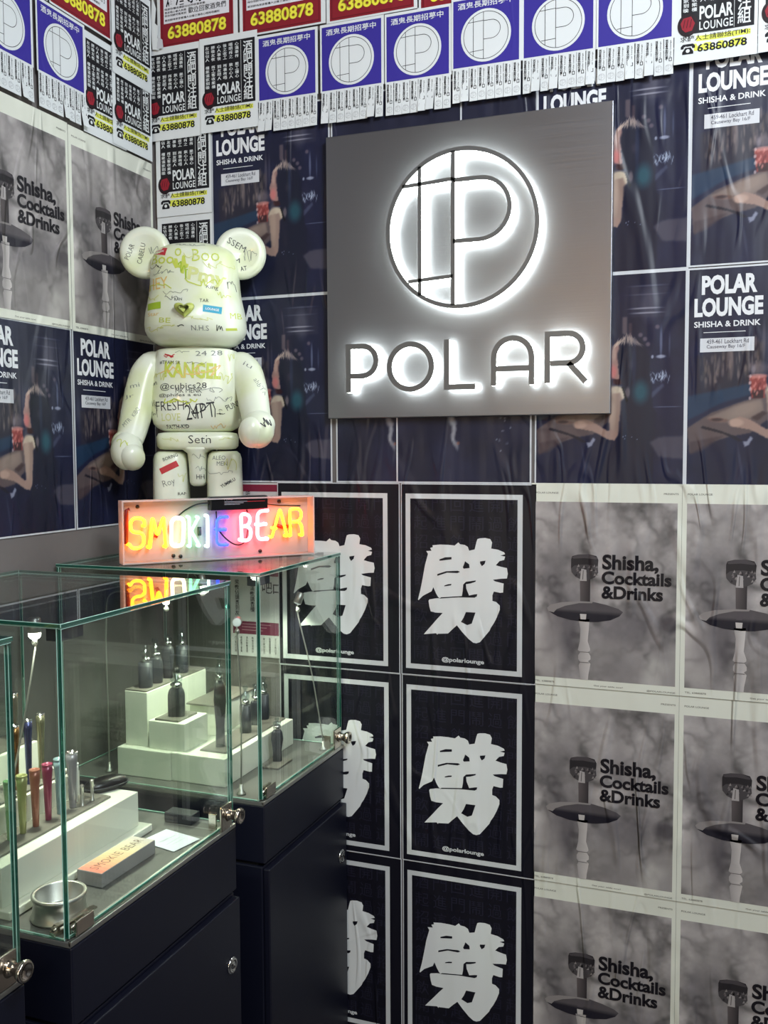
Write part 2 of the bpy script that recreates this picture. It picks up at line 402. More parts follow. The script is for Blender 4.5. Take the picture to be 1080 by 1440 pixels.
# ------------------------------------------------------------------ poster designs (local origin: lower left corner)
def woman_poster():
    W, H = 190, 268; p = Paint(W, H, 1.414); X, Y = p.X, p.Y
    p.a[:] = np.array((26, 29, 53)) / 255.
    n = fbm(H, W, 5, 3)[..., None]; p.a *= (.8 + .45 * n)
    r = np.random.default_rng(4)
    # shelves and bottles behind the bar
    p.poly([(.05, .40), (.48, .34), (.48, .56), (.06, .62)], (44, 40, 50), .7, 5)
    for i in range(90):
        x = .08 + .38 * r.random(); yb = .585 - .10 * (x - .08) / .38; y = yb - .03 - .13 * r.random(); h = .008 + .022 * r.random(); c = 62 + 80 * r.random()
        p.ell(x, y, .004 + .006 * r.random(), h, (c * 1.04, c * .93, c * .9), .42, .8)
    p.ell(.265, .40, .018, .06, (124, 112, 112), .55, .7); p.ell(.275, .45, .014, .05, (112, 100, 100), .5, .7)
    p.ell(.47, .34, .010, .09, (120, 108, 110), .4, .8); p.ell(.50, .33, .008, .08, (90, 84, 96), .4, .8)
    p.poly([(.0, .585), (.20, .56), (.40, .53), (.42, .58), (.22, .62), (.0, .70)], (32, 56, 82), .85, 4)
    # lampshade stripes upper right
    p.poly([(.64, .06), (.90, .07), (.90, .21), (.64, .205)], (50, 50, 68), .55, 4); p.ell(.76, .15, .05, .07, (96, 94, 108), .5, .9)
    for yy, xx, rx, al in ((.165, .74, .10, .65), (.187, .75, .10, .6), (.06, .76, .12, .25), (.10, .75, .12, .2)): p.ell(xx, yy, rx, .0035, (176, 176, 188), al, .8)
    p.poly([(.59, .20), (.62, .20), (.62, .29), (.59, .28)], (96, 84, 90), .8, 2); p.poly([(.63, .23), (.652, .23), (.65, .30), (.63, .30)], (78, 62, 70), .7, 2)
    # glasses hanging right
    p.ell(.845, .33, .008, .065, (104, 112, 140), .7, .8); p.ell(.90, .34, .006, .05, (70, 78, 104), .6, .8); p.ell(.845, .395, .03, .008, (170, 176, 196), .7, .6); p.ell(.79, .395, .008, .008, (180, 186, 204), .7, .6)
    for xx, yy in ((.82, .255), (.71, .29), (.76, .335), (.74, .31)): p.ell(xx, yy, .014, .010, (120, 104, 112), .6, .8)
    for i in range(46):
        x = .71 + .19 * r.random(); y = .475 + .035 * r.random()
        p.ell(x, y, .0022 + .002 * r.random(), .007 + .012 * r.random(), (176, 188, 208), .6, .8, (r.random() - .5) * 1.6)
    p.ell(.80, .515, .008, .008, (130, 140, 165), .5, .8)
    p.poly([(.76, .58), (.86, .52), (.87, .535), (.78, .60)], (78, 84, 108), .6, 2); p.ell(.89, .632, .08, .0025, (110, 118, 145), .6, .7)
    # table top
    p.poly([(.0, .735), (.15, .665), (.30, .625), (.42, .60), (.50, .59), (.50, .70), (.40, .76), (.28, .775), (.16, .80), (.02, .855)], (88, 76, 78), 1, 2)
    p.poly([(.12, .69), (.30, .635), (.46, .605), (.48, .66), (.38, .70), (.22, .71)], (132, 116, 108), .8, 4); p.ell(.36, .65, .10, .03, (156, 138, 126), .45, .9, -.4)
    p.poly([(.02, .80), (.24, .77), (.10, .84), (.02, .86)], (66, 54, 60), .8, 3)
    p.poly([(.10, .725), (.20, .745), (.31, .775), (.36, .80), (.33, .80), (.24, .765), (.09, .735)], (26, 24, 36), .9, 1)
    p.poly([(.355, .80), (.375, .80), (.40, .775), (.415, .785), (.39, .815), (.365, .825)], (150, 154, 172), .8, 1)
    # drink
    p.ell(.44, .465, .055, .028, (124, 112, 118), .55, .9); p.ell(.41, .47, .012, .02, (170, 160, 168), .4, .9)
    p.poly([(.39, .50), (.49, .495), (.485, .60), (.40, .60)], (138, 62, 60), 1, 1); p.poly([(.405, .565), (.475, .565), (.475, .60), (.41, .60)], (48, 30, 36), .95, 1)
    p.ell(.44, .50, .055, .010, (196, 140, 134), .7, .7)
    for i in range(30): p.ell(.385 + .11 * r.random(), .495 + .09 * r.random(), .005, .008, r.choice(((220, 150, 144), (90, 30, 36), (196, 120, 110))), .55, .8)
    for yy in (.50, .53, .56, .60): p.ell(.392, yy, .007, .008, (226, 200, 196), .6, .7)
    # face, neck, shoulder, arm
    p.poly([(.53, .335), (.56, .315), (.575, .36), (.565, .44), (.575, .495), (.555, .50), (.515, .485), (.50, .46), (.508, .44), (.498, .425), (.515, .39)], (150, 118, 112), 1, 1)
    p.ell(.53, .46, .025, .03, (196, 112, 110), .8, .8); p.ell(.535, .375, .015, .03, (176, 150, 138), .6, .8)
    p.poly([(.53, .495), (.60, .495), (.615, .515), (.56, .525), (.53, .515)], (52, 26, 32), .95, 1)
    p.ell(.553, .572, .066, .044, (188, 174, 154), 1, .3)
    p.poly([(.49, .57), (.58, .56), (.60, .60), (.578, .68), (.57, .765), (.545, .785), (.515, .77), (.505, .68)], (146, 124, 114), 1, 2)
    p.ell(.525, .62, .025, .10, (176, 154, 138), .6, .9)
    p.poly([(.57, .755), (.545, .79), (.50, .785), (.40, .745), (.33, .735), (.275, .728), (.27, .70), (.33, .683), (.40, .70), (.50, .745), (.52, .735)], (150, 124, 114), 1, 1)
    p.ell(.31, .712, .045, .018, (176, 148, 134), .9, .5); p.poly([(.13, .69), (.20, .685), (.27, .70), (.24, .71), (.15, .705)], (104, 78, 74), .7, 1)
    p.ell(.19, .697, .035, .007, (46, 34, 40), .7, .6); p.poly([(.40, .69), (.47, .66), (.50, .67), (.44, .705)], (60, 44, 46), .8, 2)
    # dress and hair
    p.poly([(.585, .60), (.72, .54), (.82, .66), (.80, 1.0), (.44, 1.0), (.49, .86), (.56, .80), (.585, .72)], (24, 26, 46), .95, 3)
    p.poly([(.555, .38), (.58, .33), (.64, .30), (.72, .31), (.77, .40), (.79, .55), (.80, .74), (.72, .84), (.62, .80), (.60, .66), (.615, .56), (.585, .50)], (24, 27, 46), 1, 3)
    for i in range(46):
        a = r.random(); cx_ = .54 + .16 * a; p.ell(cx_, .325 - .02 * math.sin(a * 3) + .012 * r.random(), .0032, .014 + .014 * r.random(), (198 - 70 * a, 176 - 60 * a, 158 - 40 * a), .6, .8, (.5 - a) * 1.6 + (r.random() - .5) * .6)
    p.ell(.655, .43, .02, .02, (56, 50, 66), .6, .9)
    p.ell(.715, .56, .048, .05, (40, 92, 104), .75, 1.0); p.ell(.67, .42, .014, .10, (44, 54, 80), .6, .9)
    p.poly([(.590, .535), (.602, .535), (.632, .60), (.622, .61)], (12, 12, 18), 1, 1); p.ell(.63, .56, .014, .025, (120, 108, 112), .7, .7)
    # seat and sheen lower right
    p.poly([(.78, .80), (.84, .775), (1, .77), (1, .88), (.84, .87)], (80, 76, 88), .75, 4)
    p.ell(.34, .90, .008, .07, (58, 62, 84), .7, .9, -.15)
    for i in range(5): p.ell(.60 + .10 * r.random(), .765 + .02 * r.random(), .003, .003, (150, 160, 190), .6, .5)
    s = Sheet(); w_, h_ = .297, .42
    s.paper(0, 0, w_, h_, rgb(206, 210, 214)); s.raster(.0035, .0035, w_ - .0035, h_ - .0035, p.out(), 1)
    wc = rgb(226, 228, 230)
    s.text('POLAR', .0265, h_ * .875, h_ * .088, .100, wc, 2, .045); s.text('LOUNGE', .0135, h_ * .775, h_ * .086, .124, wc, 2, .045)
    s.text('SHISHA & DRINK', .0135, h_ * .728, h_ * .027, .120, wc, 2, .02)
    s.rect(.031, h_ * .703, .107, h_ * .703 + .0012, wc, 2); s.rect(.025, h_ * .615, .123, h_ * .678, rgb(206, 208, 212), 2)
    s.text('459-461 Lockhart Rd', .037, h_ * .652, .0085, .076, rgb(90, 90, 100), 3, .012); s.text('Causeway Bay 16/F', .037, h_ * .627, .0085, .070, rgb(90, 90, 100), 3, .012)
    return s.mesh('woman_poster', M_poster)

def smoke_poster():
    W, H = 170, 220; p = Paint(W, H, 1.3); X, Y = p.X, p.Y
    n = fbm(H, W, 3, 21, 6, .6); n2 = fbm(H, W, 6, 22, 5, .6); n3 = fbm(H, W, 2, 25, 3)
    t1 = np.abs(fbm(H, W, 3, 31, 4) - .5) * 2; t2 = np.abs(fbm(H, W, 6, 33, 4) - .5) * 2; t3 = np.abs(fbm(H, W, 12, 34, 3) - .5) * 2
    v = 142 + 120 * (n - .5) + 34 * (n2 - .5) - 52 * np.exp(-(t1 / .10) ** 2) * (.4 + .6 * n3) + 34 * np.clip(t1, 0, .5) + 24 * (t2 - .2) + 16 * (t3 - .2)
    v = v + 26 * (1 - Y) - 14
    p.a[:] = (np.stack([v * 1.0, v * .965, v * .955], -1)) / 255.
    p.ell(.22, .70, .11, .20, (84, 79, 84), .65, .9); p.ell(.12, .40, .09, .12, (90, 86, 90), .45, .9); p.ell(.66, .70, .24, .10, (84, 80, 84), .6, .9, -.3)
    p.ell(.08, .85, .13, .18, (176, 170, 166), .6, .6); p.ell(.55, .93, .22, .16, (150, 145, 142), .6, .7); p.ell(.98, .96, .20, .18, (190, 186, 180), .75, .35)
    p.ell(.95, .66, .08, .05, (70, 66, 70), .8, .7); p.ell(.7, .28, .22, .12, (178, 172, 170), .4, .9); p.ell(.30, .10, .3, .1, (172, 166, 164), .4, .9)
    r_ = np.random.default_rng(12)
    for cx_, cy_, rx_, ry_ in ((.10, .72, .12, .16), (.55, .92, .20, .20), (.98, .95, .17, .16), (.60, .34, .24, .10), (.30, .50, .10, .12), (.86, .80, .14, .09), (.16, .30, .12, .10), (.75, .55, .16, .08)):
        for k in range(3):   # billows: a pale rim with a darker lee
            a_ = r_.random() * .05; p.ell(cx_ + a_, cy_ - a_, rx_ * (1 - .2 * k), ry_ * (1 - .2 * k), (170, 164, 161), .10, .5, r_.random())
            p.ell(cx_ + a_ + .03, cy_ - a_ + .03, rx_ * (.9 - .2 * k), ry_ * (.9 - .2 * k), (98, 93, 96), .13, .8, r_.random())
    s = Sheet(); bd = rgb(222, 224, 210); s.paper(0, 0, .2985, .42, bd)
    s.raster(.009, .017, .2905, .382, p.out(), 1)
    q = lambda l: [(a / 1000, b / 1000) for a, b in l]
    tray = q([(34, 162), (42, 169), (64, 175), (102, 179), (128, 179), (155, 174), (179, 167), (188, 161), (181, 152), (163, 143), (137, 138), (113, 137), (83, 139), (56, 145), (37, 155)])
    s.poly(q([(101, 223), (122, 226), (122, 176), (102, 176)]), [rgb(96, 88, 88), rgb(50, 45, 48), rgb(46, 42, 45), rgb(84, 78, 78)], 2)
    s.poly(tray, [rgb(84, 79, 82) if z > .16 else rgb(32, 30, 40) for x, z in tray], 3)
    s.poly(q([(34, 162), (42, 169), (64, 175), (102, 179), (128, 179), (126, 176), (100, 175), (72, 168), (54, 160), (48, 153), (37, 155)]), rgb(138, 132, 130), 4)
    s.poly(q([(103, 158), (114, 158), (118, 172), (104, 172)]), rgb(84, 78, 82), 4)
    s.poly(q([(102, 153), (115, 153), (114, 142), (103, 142)]), rgb(190, 184, 180), 4)
    st = q([(99, 142), (121, 143), (120, 122), (118, 97), (123, 82), (123, 78), (119, 75), (124, 67), (124, 60), (119, 56), (124, 51), (120, 28), (119, 17), (104, 17), (100, 46), (103, 53), (99, 59), (99, 67), (103, 74), (98, 78), (102, 96), (103, 121)])
    s.poly(st, [rgb(196, 190, 186) if x > .11 else rgb(160, 154, 152) for x, z in st], 3)
    for z in (.053, .0745): s.line([(.101, z), (.121, z)], .0012, rgb(110, 104, 104), 5)
    s.poly(q([(83, 265), (85, 271), (98, 275), (119, 276), (134, 273), (138, 265), (137, 248), (128, 253), (114, 255), (101, 254), (90, 252), (83, 246)]), rgb(40, 37, 40), 3)
    s.poly(q([(84, 269), (98, 275), (119, 276), (137, 269), (134, 266), (110, 268), (88, 266)]), rgb(72, 67, 70), 4)
    s.poly(q([(83, 246), (90, 252), (101, 254), (114, 255), (128, 253), (137, 249), (138, 239), (131, 229), (121, 224), (107, 222), (92, 229), (84, 238)]), rgb(70, 66, 68), 3)
    r = random.Random(3)
    for i in range(26):
        x = .088 + .046 * r.random(); z = .230 + .02 * r.random(); c = r.choice(((140, 134, 132), (40, 37, 40), (110, 104, 104)))
        s.poly([(x, z), (x + .005, z + .001), (x + .003, z + .006)], rgb(*c), 4)
    s.poly(q([(104, 246), (114, 244), (115, 221), (101, 221)]), rgb(168, 162, 160), 5); s.line([(.108, .243), (.107, .224)], .0015, rgb(90, 84, 84), 6)
    tc = rgb(22, 19, 26)
    s.text('Shisha,', .146, .241, .036, .110, tc, 5, .035, res=4); s.text('Cocktails', .145, .2165, .0265, .136, tc, 5, .035, res=4); s.text('&Drinks', .145, .1865, .0265, .120, tc, 5, .035, res=4)
    g = rgb(110, 108, 100)
    s.text('POLAR LOUNGE', .010, .3985, .0035, .046, g, 1, .01); s.text('PRESENTS', .264, .3985, .0035, .028, g, 1, .01)
    s.text('TEL. 63880878', .010, .006, .0035, .040, g, 1, .01); s.text('Get your table now!', .131, .004, .004, .058, g, 1, .01); s.text('@POLARLOUNGE', .236, .002, .0042, .055, g, 1, .01)
    return s.mesh('smoke_poster', M_matte)

GLYPH = [(177,305),(189,306),(200,304),(204,297),(202,284),(217,282),(230,277),(232,273),(222,270),(232,268),(230,261),(220,258),(212,249),(224,246),(236,244),(238,232),(236,222),(224,221),(206,218),(210,215),(229,211),(228,192),(222,191),(208,193),(205,185),(205,173),(213,171),(221,164),(221,155),(215,139),(208,125),(202,116),(199,109),(187,94),(178,83),(170,80),(163,81),(153,88),(139,102),(127,116),(117,107),(107,97),(84,95),(83,93),(80,96),(52,92),(57,98),(72,115),(83,128),(95,141),(79,141),(68,143),(65,153),(63,166),(65,169),(79,172),(88,173),(85,175),(80,183),(74,196),(70,187),(50,176),(40,166),(39,168),(44,187),(48,206),(55,243),(62,268),(58,274),(70,275),(67,281),(73,283),(72,287),(89,289),(108,289),(122,288),(130,295),(134,291),(144,290),(151,286),(154,278),(166,281),(170,297),(172,303)]
HOLES = [[(87,172),(92,175),(138,180),(140,191),(141,205),(147,211),(169,215),(168,212),(157,208),(147,206),(148,196),(154,182),(166,185),(172,186),(171,181),(166,178),(131,177)],
 [(88,257),(101,262),(115,263),(115,258),(88,254)],[(83,225),(103,232),(129,234),(134,232),(128,229),(105,229),(83,221)],[(99,201),(107,204),(115,205),(114,202),(99,199)],
 [(145,255),(154,249),(155,241),(142,239),(140,242),(143,249)],[(178,256),(190,258),(188,251),(182,246),(178,252)],[(147,146),(168,146),(160,122),(150,118),(136,124),(142,134)]]
def glyph_poster():
    s = Sheet(); s.paper(0, 0, .297, .42, rgb(210, 214, 218)); nv = rgb(17, 17, 28)
    s.rect(.002, .002, .295, .418, nv, 1); wc = rgb(206, 210, 210)
    s.frame(.011, .015, .269, .398, .0108, wc, 4)
    pat = rgb(34, 34, 50); words = '酒鬼過門開這回進起鬧招飲' ; r = random.Random(5)
    for i in range(6):
        for j in range(9):
            s.text(r.choice(words), .045 + i * .0415, .052 + j * .0405, .031, .031, pat, 2, -.004, anchor='c', res=1)
    g = [(x / 1000, z / 1000) for x, z in GLYPH]
    s.poly(g, rgb(226, 230, 228), 3)
    for h in HOLES: s.poly([(x / 1000, z / 1000) for x, z in h], nv, 4)
    s.text('@polarlounge', .093, .033, .0125, .094, wc, 3, .03)
    return s.mesh('character_poster', M_poster)

def wisp_poster():
    W, H = 100, 140; p = Paint(W, H, 1.414); p.a[:] = np.array((34, 36, 54)) / 255.
    n = fbm(H, W, 4, 9)[..., None]; p.a *= (.8 + .5 * n)
    r = np.random.default_rng(8)
    for k in range(26):   # a curl of cigarette smoke
        t = k / 25; p.ell(.415 - .03 * math.sin(t * 6) * (1 - t) - .05 * t + .05, .815 - .15 * t, .010 + .022 * t * r.random(), .008 + .014 * r.random(), (150, 152, 158), .42, .8)
    p.ell(.47, .80, .014, .006, (150, 88, 66), .5, .6)
    for i in range(9): p.ell(.74 + .16 * r.random(), .66 + .2 * r.random(), .006, .005, (150, 156, 172), .6, .7)
    s = Sheet(); s.paper(0, 0, .297, .42, rgb(206, 210, 214)); s.raster(.0035, .0035, .2935, .4165, p.out(), 1)
    return s.mesh('smoke_wisp_poster', M_poster)

def monogram(s, cx, cz, R, wd, col, L, bars=True):
    k = R / .159
    pt = lambda x, z: (cx + (x - .1495) * k, cz + (z - 1.951) * k)
    s.ring(cx, cz, R - wd, R, col, L)
    s.line([pt(.0615, 2.083), pt(.0615, 1.819)], wd, col, L); s.line([pt(.1335, 2.109), pt(.1335, 1.793)], wd, col, L)
    s.line([pt(.0235, 2.047), pt(.1335, 2.051)], wd, col, L); s.line([pt(.036, 1.851), pt(.1335, 1.855)], wd, col, L)
    bowl = [pt(.1335, 2.048), pt(.19, 2.048)] + [pt(.19 + .062 * math.sin(a), 1.9865 + .0615 * math.cos(a)) for a in [PI * i / 14 for i in range(1, 14)]] + [pt(.19, 1.925), pt(.1335, 1.925)]
    s.line(bowl, wd, col, L)

CJ = '吧友佔你飲杯醉唔到家之人收工後講心事夜晚客滿開檯音樂'
def notice_flyer(curl=0.0):
    s = Sheet(); s.paper(0, 0, .148, .21, WHITE); s.rect(.012, .056, .142, .195, INK, 1); r = random.Random(2)
    s.text('\n'.join('酒吧關注組'), .1125, .062, .128, .024, WHITE, 2, .012, line=.86, res=1); s.rect(.1065, .058, .1072, .193, WHITE, 2)
    for i in range(6):
        x = .0155 + i * .0152; n = 9 if i > 1 else 11
        t = [r.choice(CJ) for _ in range(n)]; t[4] = ' '
        zt = .191; zb = .112 if i > 1 else .096
        k = (zt - zb) / n
        for j, c in enumerate(t):
            if c != ' ': s.text(c, x + .005, zt - (j + .5) * k, k * .86, .0098, WHITE, 2, .012, anchor='c', res=1)
    s.text('POLAR', .045, .080, .025, .060, WHITE, 2, .03); s.text('LOUNGE', .045, .061, .0155, .060, WHITE, 2, .015, spacing=1.1)
    s.disc(.024, .073, .0185, rgb(34, 20, 26), 3, rz=.021); s.poly([(.014, .066), (.020, .060), (.032, .062), (.037, .075), (.030, .088), (.016, .086), (.011, .077)], rgb(148, 30, 46), 4)
    for k in range(3): s.line([(.016 + k * .006, .068), (.019 + k * .006, .083)], .0012, rgb(60, 14, 22), 5)
    s.rect(.040, .041, .136, .051, rgb(222, 226, 90), 1); s.rect(.036, .023, .128, .037, rgb(222, 226, 90), 1)
    s.text('求醉人士請聯絡(TIM):', .011, .041, .012, .124, INK, 2, .008, res=2)
    s.text('63880878', .042, .020, .0155, .088, INK, 2, .025)
    s.poly([(.012, .034), (.016, .038), (.034, .038), (.038, .034), (.038, .029), (.033, .029), (.032, .033), (.018, .033), (.017, .029), (.012, .029)], INK, 2)
    s.poly([(.015, .018), (.015, .023), (.020, .031), (.030, .031), (.035, .023), (.035, .018)], INK, 2); s.disc(.025, .0245, .0036, WHITE, 3)
    if curl: s.warp(lambda x, y, z: (x, y - curl * max(0, .05 - z) ** 2 * 10 - .0009 * (1 + math.sin(x * 60)), z))
    return s.mesh('notice_flyer', M_flyer)
def red_flyer():
    s = Sheet(); s.paper(-.008, -.004, .203, .148, WHITE); rd = rgb(134, 30, 42); s.rect(0, 0, .192, .145, rd, 1)
    s.frame(.004, .004, .188, .141, .0015, rgb(96, 18, 30), 2); s.rect(.010, .052, .182, .136, rgb(226, 226, 230), 3)
    s.text('灌酒專家', .016, .088, .040, .106, INK, 4, .02, res=2); s.text('歡迎回家酒鬼們', .076, .066, .0135, .098, INK, 4, .01, res=2)
    r = random.Random(4)
    for j, (x0, n, z) in enumerate(((.013, 14, .081), (.013, 8, .0735), (.013, 8, .0665), (.013, 20, .0565))):
        s.text(''.join(r.choice(CJ) for _ in range(n)), x0, z, .0052, n * (.0077 if j == 0 else .0072), INK, 4, .01, res=1)
    monogram(s, .150, .110, .018, .0008, INK, 4)
    for d, c, L in ((.055, rgb(150, 140, 30), 3), (.02, rgb(238, 228, 70), 4)): s.text('63880878', .020, .016, .029, .154, c, L, d)
    return s.mesh('red_flyer', M_flyer)
def blue_flyer():
    s = Sheet(); s.paper(0, .067, .148, .21, WHITE); s.rect(.004, .070, .142, .204, rgb(56, 46, 146), 1)
    s.disc(.073, .128, .0525, WHITE, 2, rz=.0525); monogram(s, .073, .128, .0472, .0011, INK, 3)
    s.text('酒鬼長期招募中', .014, .185, .0135, .116, WHITE, 2, .012, res=2)
    return s.mesh('blue_flyer', M_flyer)
def strip_mesh(k):
    s = Sheet(); w_ = .0173; s.paper(0, 0, w_, .067, WHITE)
    s.text('\n'.join('酒鬼長期招募'), .0022, .026, .039, .0056, INK, 1, .02, res=1, line=.9); s.text('Polar Lounge', .0138, .032, .0034, .031, INK, 1, .01, rot=PI / 2)
    s.frame(.009, .024, .0145, .031, .0012, INK, 1); monogram(s, .0085, .012, .0065, .0004, rgb(150, 152, 156), 1)
    a = (.002, .005, .0005, .008, .001)[k]; tw = (.03, -.10, .06, .14, -.04)[k]
    # each slip hangs from its top edge and bends away from the wall
    s.warp(lambda x, y, z: (x, y - a * ((.067 - z) / .067) ** 2 - max(0, tw * (x - w_ / 2)) * (.067 - z) / .067 - .0004 * (1 if True else 0), z))
    return s.mesh('tear_strip', M_flyer)
def menu_flyer():
    s = Sheet(); s.paper(0, 0, .14, .21, rgb(198, 196, 196)); r = random.Random(6); g = rgb(70, 62, 66)
    s.rect(.006, .190, .134, .206, rgb(128, 36, 60), 1)
    for i, x in enumerate((.012, .052)): s.text('\n'.join(r.choice(CJ) for _ in range(7)), x, .095 if i == 0 else .105, .085, .012, g, 1, .01, res=1, line=.95)
    s.text('吧', .084, .150, .026, .026, g, 1, .01); s.text('口', .112, .150, .022, .018, g, 1, .03)
    s.rect(.006, .052, .134, .082, rgb(112, 40, 66), 1)
    for j in range(3): s.rect(.03, .075 - j * .007, .105 - j * .01, .0765 - j * .007, rgb(170, 130, 140), 2)
    for i in range(8): s.text('\n'.join(r.choice(CJ) for _ in range(6)), .010 + i * .015, .008, .038, .005, g, 1, .005, res=1, line=.95)
    return s.mesh('menu_flyer', M_flyer)

me_w, me_s, me_g, me_j = woman_poster(), smoke_poster(), glyph_poster(), wisp_poster()
me_n, me_n2, me_r, me_b, me_m = notice_flyer(), notice_flyer(.35), red_flyer(), blue_flyer(), menu_flyer()
me_st = [strip_mesh(k) for k in range(5)]

LEVEL = {}
def hang(name, me, wall, a, z, tier, label, cat='poster', tilt=0.0):
    """a = x on the back wall, y on the left wall (left edge); z = lower edge; tier = paper layers beneath"""
    d = .0008 + tier * .0024
    if wall == 'b': o = link(name, me, None, (a, -d, z), (0, tilt, 0))
    else: o = link(name, me, None, (XL + d, a, z), (0, 0, PI / 2)); 
    tag(o, label, cat, {'bar_poster': 'bar scene posters', 'smoke_wisp_poster': 'dark smoke curl posters', 'character_poster': 'black brush character posters', 'hookah_poster': 'grey hookah posters', 'notice_flyer': 'black and white notice flyers', 'red_flyer': 'red phone number flyers', 'blue_flyer': 'blue tear-off flyers', 'menu_flyer': 'menu flyers'}[name])
    return o
# bar scene posters, back wall and left wall
hang('bar_poster', me_w, 'b', -.458, 1.845, 1, 'bar scene poster behind the toy bear head, left of steel sign, upper of two')
hang('bar_poster', me_w, 'b', -.458, 1.4255, 1, 'bar scene poster behind the toy bear arm, left of steel sign, lower of two')
hang('bar_poster', me_w, 'b', .2965, 1.8455, 1, 'bar scene poster mostly hidden behind the upper right corner of steel sign')
hang('bar_poster', me_w, 'b', .2955, 1.4255, 1, 'bar scene poster peeking out at the lower right corner of steel sign')
hang('bar_poster', me_w, 'b', .5935, 1.8475, 1, 'bar scene poster at upper right, its POLAR heading half covered by white notices')
hang('bar_poster', me_w, 'b', .5925, 1.4255, 1, 'bar scene poster at right edge with full POLAR LOUNGE heading, above the smoke posters')
hang('bar_poster', me_w, 'l', -.311, 1.333, 1, 'bar scene poster on left wall nearest the corner, behind the toy bear left arm')
hang('bar_poster', me_w, 'l', -.611, 1.333, 1, 'bar scene poster on left wall at the left picture edge, woman in view')
# dark posters with a curl of smoke
hang('smoke_wisp_poster', me_j, 'b', -.151, 1.4265, 1, 'dark poster with a smoke curl, overlapped strip under the left end of steel sign')
hang('smoke_wisp_poster', me_j, 'b', -.0075, 1.4265, 2, 'dark poster with a smoke curl and specks under the middle of steel sign')
hang('smoke_wisp_poster', me_j, 'b', -.158, 1.846, 1, 'dark poster mostly behind upper left of steel sign, thin band seen above it')
hang('smoke_wisp_poster', me_j, 'b', -.0005 + .001, 1.848, 0, 'dark poster hidden behind the top centre of steel sign, sliver seen under blue flyers')
# brush character posters
for c, x in enumerate((-.2935, .0035)):
    for r_, z in enumerate((1.006, .586, .166)):
        wh = [['beside the display case top, left column, top row', 'left column, middle row, half hidden by the display case', 'left column, bottom row, mostly behind the display case'],
              ['right column, top row, directly under the dark smoke poster', 'right column, middle row beside smoke posters', 'right column, bottom row, cut by the picture edge']][c][r_]
        hang('character_poster', me_g, 'b', x - (.003 if c == 0 else 0), z, 1 + (2 - r_), 'black poster with white brush character, ' + wh)
# smoke posters
for c, x in enumerate((.2905, .5895)):
    for r_, z in enumerate((1.009, .588, .168)):
        wh = [['left column, top row', 'left column, middle row', 'left column, bottom row'], ['right edge column, top row', 'right edge column, middle row', 'right edge column, bottom row']][c][r_]
        hang('hookah_poster', me_s, 'b', x, z, 1 + (2 - r_), 'grey smoke poster with hookah on back wall, ' + wh)
hang('hookah_poster', me_s, 'l', -.311, 1.750, 2, 'grey smoke poster with hookah on left wall, behind the toy bear left ear')
hang('hookah_poster', me_s, 'l', -.611, 1.752, 2, 'grey smoke poster with hookah at the left picture edge, hookah cut off')
# notice flyers
def notice(wall, a, z, tier, label, me=None): hang('notice_flyer', me or me_n, wall, a, z, tier, label, 'flyer')
notice('b', -.605, 1.836, 2, 'black and white notice flyer just above the toy bear head, lowest in its column')
notice('b', -.604, 2.046, 3, 'black and white notice flyer second from top in corner column, over the toy bear')
notice('b', -.626, 2.221, 4, 'black and white notice flyer nearest the corner in the top row of the back wall')
notice('b', -.479, 2.223, 5, 'black and white notice flyer second from corner, beside the first blue flyer')
notice('b', .562, 2.226, 4, 'black and white notice flyer right of the last blue flyer, curling at its lower edge', me_n2)
notice('b', .711, 2.226, 5, 'black and white notice flyer at the upper right picture edge', me_n2)
notice('l', -.265, 2.170, 4, 'black and white notice flyer on left wall beside the blue flyer, partly covered')
notice('l', -.168, 2.172, 5, 'black and white notice flyer on left wall near corner, lower of two')
notice('l', -.168, 2.325, 6, 'black and white notice flyer on left wall near corner, upper of two')
# red flyers
def red(wall, a, z, tier, label): return hang('red_flyer', me_r, wall, a, z, tier, label, 'flyer')
red('b', -.585, 2.431, 3, 'red flyer with yellow phone number nearest the corner, torn at its left edge')
red('b', -.369, 2.427, 3, 'red flyer with yellow phone number, second from the corner')
red('b', -.156, 2.424, 3, 'red flyer with yellow phone number, third from the corner')
red('b', .052, 2.410, 3, 'red flyer at top picture edge, fourth from the corner, only a sliver seen')
red('l', -.360, 2.394, 4, 'red flyer with yellow phone number on the left wall')
red('l', -.566, 2.394, 4, 'red flyer at the upper left picture corner on the left wall')
# menu flyers seen through the glass
hang('menu_flyer', me_m, 'b', -.424, 1.018, 2, 'grey menu flyer with maroon band behind the glass case', 'flyer')
hang('menu_flyer', me_m, 'b', -.432, 1.214, 2, 'menu flyer with maroon header just behind the right end of neon sign', 'flyer')
# blue tear-off flyers
where = ['beside the notices, leftmost on back wall', 'second from left, over the left end of steel sign', 'third from left, above the steel sign', 'fourth from left, above the steel sign monogram', 'fifth from left, above the right part of steel sign', 'rightmost, past the steel sign']
def blue(wall, a, z, tier, label, seed):
    o = hang('blue_flyer', me_b, wall, a, z, tier, label, 'flyer'); r = random.Random(seed)
    for k in range(8):
        link('tear_strip', me_st[r.choice((0, 0, 1, 2, 4, 4, 3, 2))], o, (.0025 + k * .0180, 0, .0), (0, (r.random() - .5) * .03, 0))
    return o
for i, (x, z) in enumerate(((-.3325, 2.208), (-.1775, 2.207), (-.0285, 2.207), (.1195, 2.213), (.2665, 2.214), (.4150, 2.213))):
    blue('b', x, z, 4 + (i % 2), 'blue tear-off flyer, ' + where[i], i)
blue('l', -.407, 2.176, 5, 'blue tear-off flyer on left wall beside the notices', 11)
blue('l', -.562, 2.178, 4, 'blue tear-off flyer at the upper left picture edge, cut by the frame', 12)
